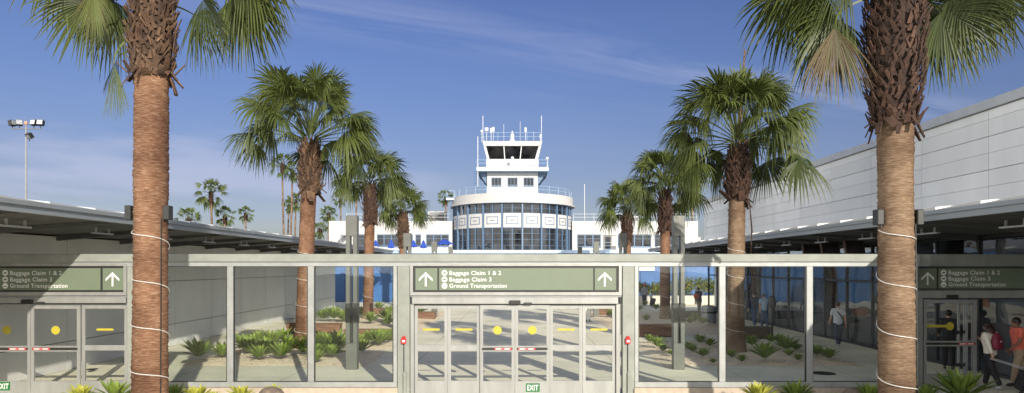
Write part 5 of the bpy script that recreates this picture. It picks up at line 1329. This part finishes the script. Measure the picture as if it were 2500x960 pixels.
    for sho, elb, wr, d2 in arms_j:
        i = len(tv); tv += [sho, elb if long_sleeve else sho + (elb - sho) * .75]; te += [(3, i), (i, i + 1)]; tr += [.085, .060 if long_sleeve else .066]
        if long_sleeve: tv.append(wr - d2 * .02); te.append((i + 1, i + 2)); tr.append(.042)
    shirt = merge(skinned('shirt', [v + sh for v in tv], te, tr, None, None))
    lv = [pel + Vector((0, 0, .10)), pel + Vector((0, 0, -.03))]; le = [(0, 1)]; lr_ = [(.16, .125), (.175, .14)]
    for hip, kn, an, toe in legs_j:
        i = len(lv); lv += [hip + Vector((0, 0, -.06)), kn, an + Vector((0, 0, .0))]; le += [(1, i), (i, i + 1), (i + 1, i + 2)]; lr_ += [.108, .080, .064]
    trs = merge(skinned('trousers', [v + sh for v in lv], le, lr_, None, None))
    shoes = MB()
    for hip, kn, an, toe in legs_j:
        q = skinned('shoe', [an + sh + Vector((0, .03, -.035)), an + sh + Vector((0, -.03, -.035)), toe + sh], [(0, 1), (1, 2)], [(.042, .045), (.045, .045), (.042, .028)], None, None); shoes.mesh(q, Matrix.Identity(4)); bpy.data.meshes.remove(q)
    hair_b = MB(); hair_b.sphere(tuple(hc + Vector((0, .018, .030))), .105, 16, 12, (.86, .98, .92))
    if hair_len:
        for q in range(9):
            a = R(-80 + 20 * q); p0 = hc + Vector((.075 * math.sin(a), .03 + .06 * math.cos(a), .05))
            hair_b.tube([p0, p0 + Vector((.03 * math.sin(a), .035 * math.cos(a), -hair_len * .5)), p0 + Vector((.045 * math.sin(a), .03 * math.cos(a), -hair_len))], [.035, .045, .022], 7)
    if cap: 
        cp = MB(); cp.sphere(tuple(hc + Vector((0, .008, .055))), .108, 16, 10, (.9, 1.0, .72)); cp.bbox(hc.x - .07, hc.x + .07, hc.y - .19, hc.y - .08, hc.z + .045, hc.z + .06, .005)
    parts = [(body, 'body', M[skin]), (shirt, top, M[top_m]), (trs, legs, M[leg_m]), (shoes, 'shoes', M[shoe_m]), (hair_b, 'hair', M[hair])]
    if cap: parts.append((cp, 'cap', M[cap]))
    rm = Matrix.Rotation(R(face), 3, 'Z')
    for b, nm, m_ in parts:
        b.v = [tuple(rm @ (Vector(v) * k)) for v in b.v]
        b.build(nm, m_, root, smooth=True)
    root.location = loc
    info = dict(sh=sh, chest=chest + sh, pel=pel + sh, arms=[(a + sh, e + sh, w__ + sh) for a, e, w__, _ in arms_j], rm=rm, k=k, root=root, loc=Vector(loc))
    return info
def local(info, v): return info['rm'] @ (Vector(v) * info['k']) + info['loc']

def backpack(info, label, m, emblem=True):
    c = info['chest'] + Vector((0, .19, -.10)); r = thing('backpack', label, 'backpack', tuple(info['loc']))
    def bld(b, nm, mm, par): b.v = [tuple(local(info, v)) for v in b.v]; return b.build(nm, mm, par, smooth=nm in ('bag', 'strap'))
    b = MB(); prof = []
    vs = []; fs = []; n = 14
    rows = [(-.20, .15, .09), (-.17, .175, .11), (0, .17, .115), (.12, .13, .09), (.20, .07, .05), (.23, .03, .03)]
    for z, rx, ry in rows:
        for q in range(n):
            a = 2 * PI * q / n; sg = lambda t: math.copysign(abs(t) ** .75, t)
            vs.append((c.x + rx * sg(math.cos(a)), c.y + ry * sg(math.sin(a)), c.z + z))
    for i in range(len(rows) - 1):
        for q in range(n): fs.append((i * n + q, i * n + (q + 1) % n, (i + 1) * n + (q + 1) % n, (i + 1) * n + q))
    fs += [tuple(reversed(range(n))), tuple(range((len(rows) - 1) * n, len(rows) * n))]
    b.add(vs, fs); bag = bld(b, 'bag', M[m], r)
    for s in (-1, 1):
        b = MB(); ch = info['chest']
        b.tube([c + Vector((s * .03, -.02, .21)), ch + Vector((s * .11, .04, .155)), ch + Vector((s * .12, -.13, .06)), ch + Vector((s * .13, -.13, -.12)), c + Vector((s * .15, -.05, -.17))], .016, 6); bld(b, 'strap', M[m], r)
    if emblem:
        b = MB(); e = c + Vector((.03, .112, .02))
        n = 14; vs = [(e.x + .035 * math.cos(2 * PI * q / n), e.y + dy, e.z + .022 * math.sin(2 * PI * q / n)) for dy in (0, .006) for q in range(n)]
        b.add(vs, [tuple(range(n)), tuple(reversed(range(n, 2 * n)))] + [(q, q + n, (q + 1) % n + n, (q + 1) % n) for q in range(n)]); bld(b, 'badge', M['white_vinyl'], r)
def suitcase(pos, rz, tilt, hand, label, h=.55, m='black_cloth', hand_b=None):
    r = thing('suitcase', label, 'suitcase', (pos[0], pos[1], 0)); rm = Matrix.Rotation(R(rz), 3, 'Z') @ Matrix.Rotation(R(tilt), 3, 'X')
    o = Vector((pos[0], pos[1], .06))
    b = MB(); b.bbox(-.19, .19, -.12, .12, .02, h, .035); b.bbox(-.16, .16, -.155, -.121, .06, h * .62, .015); b.v = [tuple(o + rm @ Vector(v)) for v in b.v]; b.build('case', M[m], r)
    b = MB()
    for s in (-1, 1): b.tube([o + rm @ Vector((s * .09, .09, h - .01)), Vector(hand) + rm @ Vector((s * .05, 0, 0))], .011, 6)
    b.tube([Vector(hand) - rm @ Vector((.06, 0, 0)), Vector(hand) + rm @ Vector((.06, 0, 0))], .016, 6); b.build('handle', M['steel'], r)
    for s in (-1, 1):
        b = MB(); b.tube([o + rm @ Vector((s * .20, .10, .0)), o + rm @ Vector((s * .165, .10, .0))], .045, 12); b.build('wheel', M['black'], r)

# face: figure looks along -Y at 0; 180 = walks away from the camera
Yp = 17.35
i1 = person((wx(2418, Yp), Yp, 0), 205, 'person in a cream sweater with a maroon backpack, pulling a suitcase through the right doorway', 'sweater', 'trousers', 'cream', 'black_cloth', 'shoe', 'hair', 'skin', 1.70, ll=(-16, 10), lr=(16, 6), al=(-26, 6), ar=(40, 70), hair_len=.26, lean=4)
backpack(i1, 'maroon backpack with a white oval badge on the person in cream', 'maroon')
hand = local(i1, i1['arms'][0][2]) + Vector((0, 0, -.10))
suitcase((wx(2492, 16.9), 16.85), 200, -22, hand, 'black wheeled suitcase with a silver handle by the right edge', .58)
person((wx(2487, 17.75), 17.75, 0), 255, 'person in a coral short sleeved shirt and khaki trousers at the right edge', 'shirt', 'trousers', 'coral', 'khaki', 'shoe_dark', 'hair_black', 'skin_brown', 1.80, ll=(14, 6), lr=(-16, 16), al=(8, 40), ar=(-6, 20), long_sleeve=False)
p = Vector((wx(2316, 20.6), 20.6, 0)); person(p, 150, 'figure in black standing in for a reflection in the right door glass', 'jacket', 'trousers', 'black_cloth', 'black_cloth', 'shoe_dark', 'hair_black', 'skin', 1.80, ll=(4, 2), lr=(-4, 3), al=(8, 50), ar=(6, 40))  # solid figure added to stand for a silhouette reflected in the glass
p = G(2046, 848); i3 = person((p.x, p.y, 0), 170, 'person in a pale shirt with a dark shoulder strap striding away on shaded concrete', 'shirt', 'trousers', 'pale_shirt', 'navy', 'shoe', 'hair', 'skin', 1.78, ll=(-20, 8), lr=(20, 10), al=(16, 20), ar=(-24, 16), long_sleeve=False)
r = thing('shoulder_bag', 'dark bag strap and bag across the pale shirted walker', 'bag', tuple(i3['loc']))
b = MB(); ch = i3['chest']; pl_ = i3['pel']
b.tube([ch + Vector((.13, .02, .13)), ch + Vector((.02, .145, -.02)), ch + Vector((-.12, .14, -.22)), pl_ + Vector((-.20, .05, .12))], .020, 6); b.v = [tuple(local(i3, v)) for v in b.v]; b.build('strap', M['black_cloth'], r)
b = MB(); q = pl_ + Vector((-.245, 0, -.02)); b.bbox(q.x - .05, q.x + .05, q.y - .14, q.y + .14, q.z - .12, q.z + .14, .03); b.v = [tuple(local(i3, v)) for v in b.v]; b.build('bag', M['black_cloth'], r)
p = Vector((wx(1842, 34.9), 34.9, 0)); person(p, 185, 'person in a navy jacket and dark jeans walking beside the black post', 'jacket', 'jeans', 'navy', 'jeans', 'shoe', 'hair', 'skin', 1.82, ll=(-14, 6), lr=(16, 10), al=(12, 10), ar=(-18, 10))
p = Vector((wx(1866, 34.4), 34.4, 0)); person(p, 180, 'person in a light blue shirt and blue jeans right of the navy jacket', 'shirt', 'jeans', 'sky_shirt', 'jeans', 'shoe_dark', 'hair', 'skin', 1.76, ll=(8, 4), lr=(-10, 8), al=(-14, 10), ar=(10, 10), long_sleeve=False)
p = Vector((wx(1707, 44.5), 44.5, 0)); i6 = person(p, 195, 'stooping person in a navy jacket carrying an orange red bag beyond the bin', 'jacket', 'trousers', 'navy', 'black_cloth', 'shoe_dark', 'hair', 'skin', 1.80, ll=(-12, 6), lr=(14, 8), al=(-10, 10), ar=(20, 30), lean=12)
r = thing('shoulder_bag', 'orange red bag slung on the stooping walker', 'bag', tuple(i6['loc'])); b = MB(); q = i6['pel'] + Vector((.22, .10, .22)); b.bbox(q.x - .10, q.x + .20, q.y - .08, q.y + .08, q.z - .14, q.z + .14, .03); b.v = [tuple(local(i6, v)) for v in b.v]; b.build('bag', M['orange_bag'], r)
b = MB(); b.tube([q + Vector((.1, 0, .13)), i6['chest'] + Vector((.12, .03, .15)), q + Vector((-.08, 0, .13))], .014, 6); b.v = [tuple(local(i6, v)) for v in b.v]; b.build('strap', M['black_cloth'], r)
p = Vector((wx(1573, 54), 54, 0)); i7 = person(p, 180, 'person in a grey shirt and red cap pulling a dark suitcase by the planters', 'shirt', 'trousers', 'grey_shirt', 'navy', 'shoe_dark', 'hair', 'skin', 1.72, ll=(-10, 4), lr=(12, 6), al=(-12, 8), ar=(-28, 6), cap='red')
suitcase((p.x + .52, p.y - .35), 215, -20, local(i7, i7['arms'][1][2]) + Vector((0, 0, -.1)), 'dark wheeled suitcase behind the walker in the red cap', .6)
p = G(1435, 786); person((p.x, p.y, 0), 8, 'person in white trousers seen through the right side of the middle doors', 'top', 'trousers', 'sky_shirt', 'white_cloth', 'shoe_dark', 'hair', 'skin', 1.72, ll=(4, 2), lr=(-4, 4), al=(4, 10), ar=(2, 12))
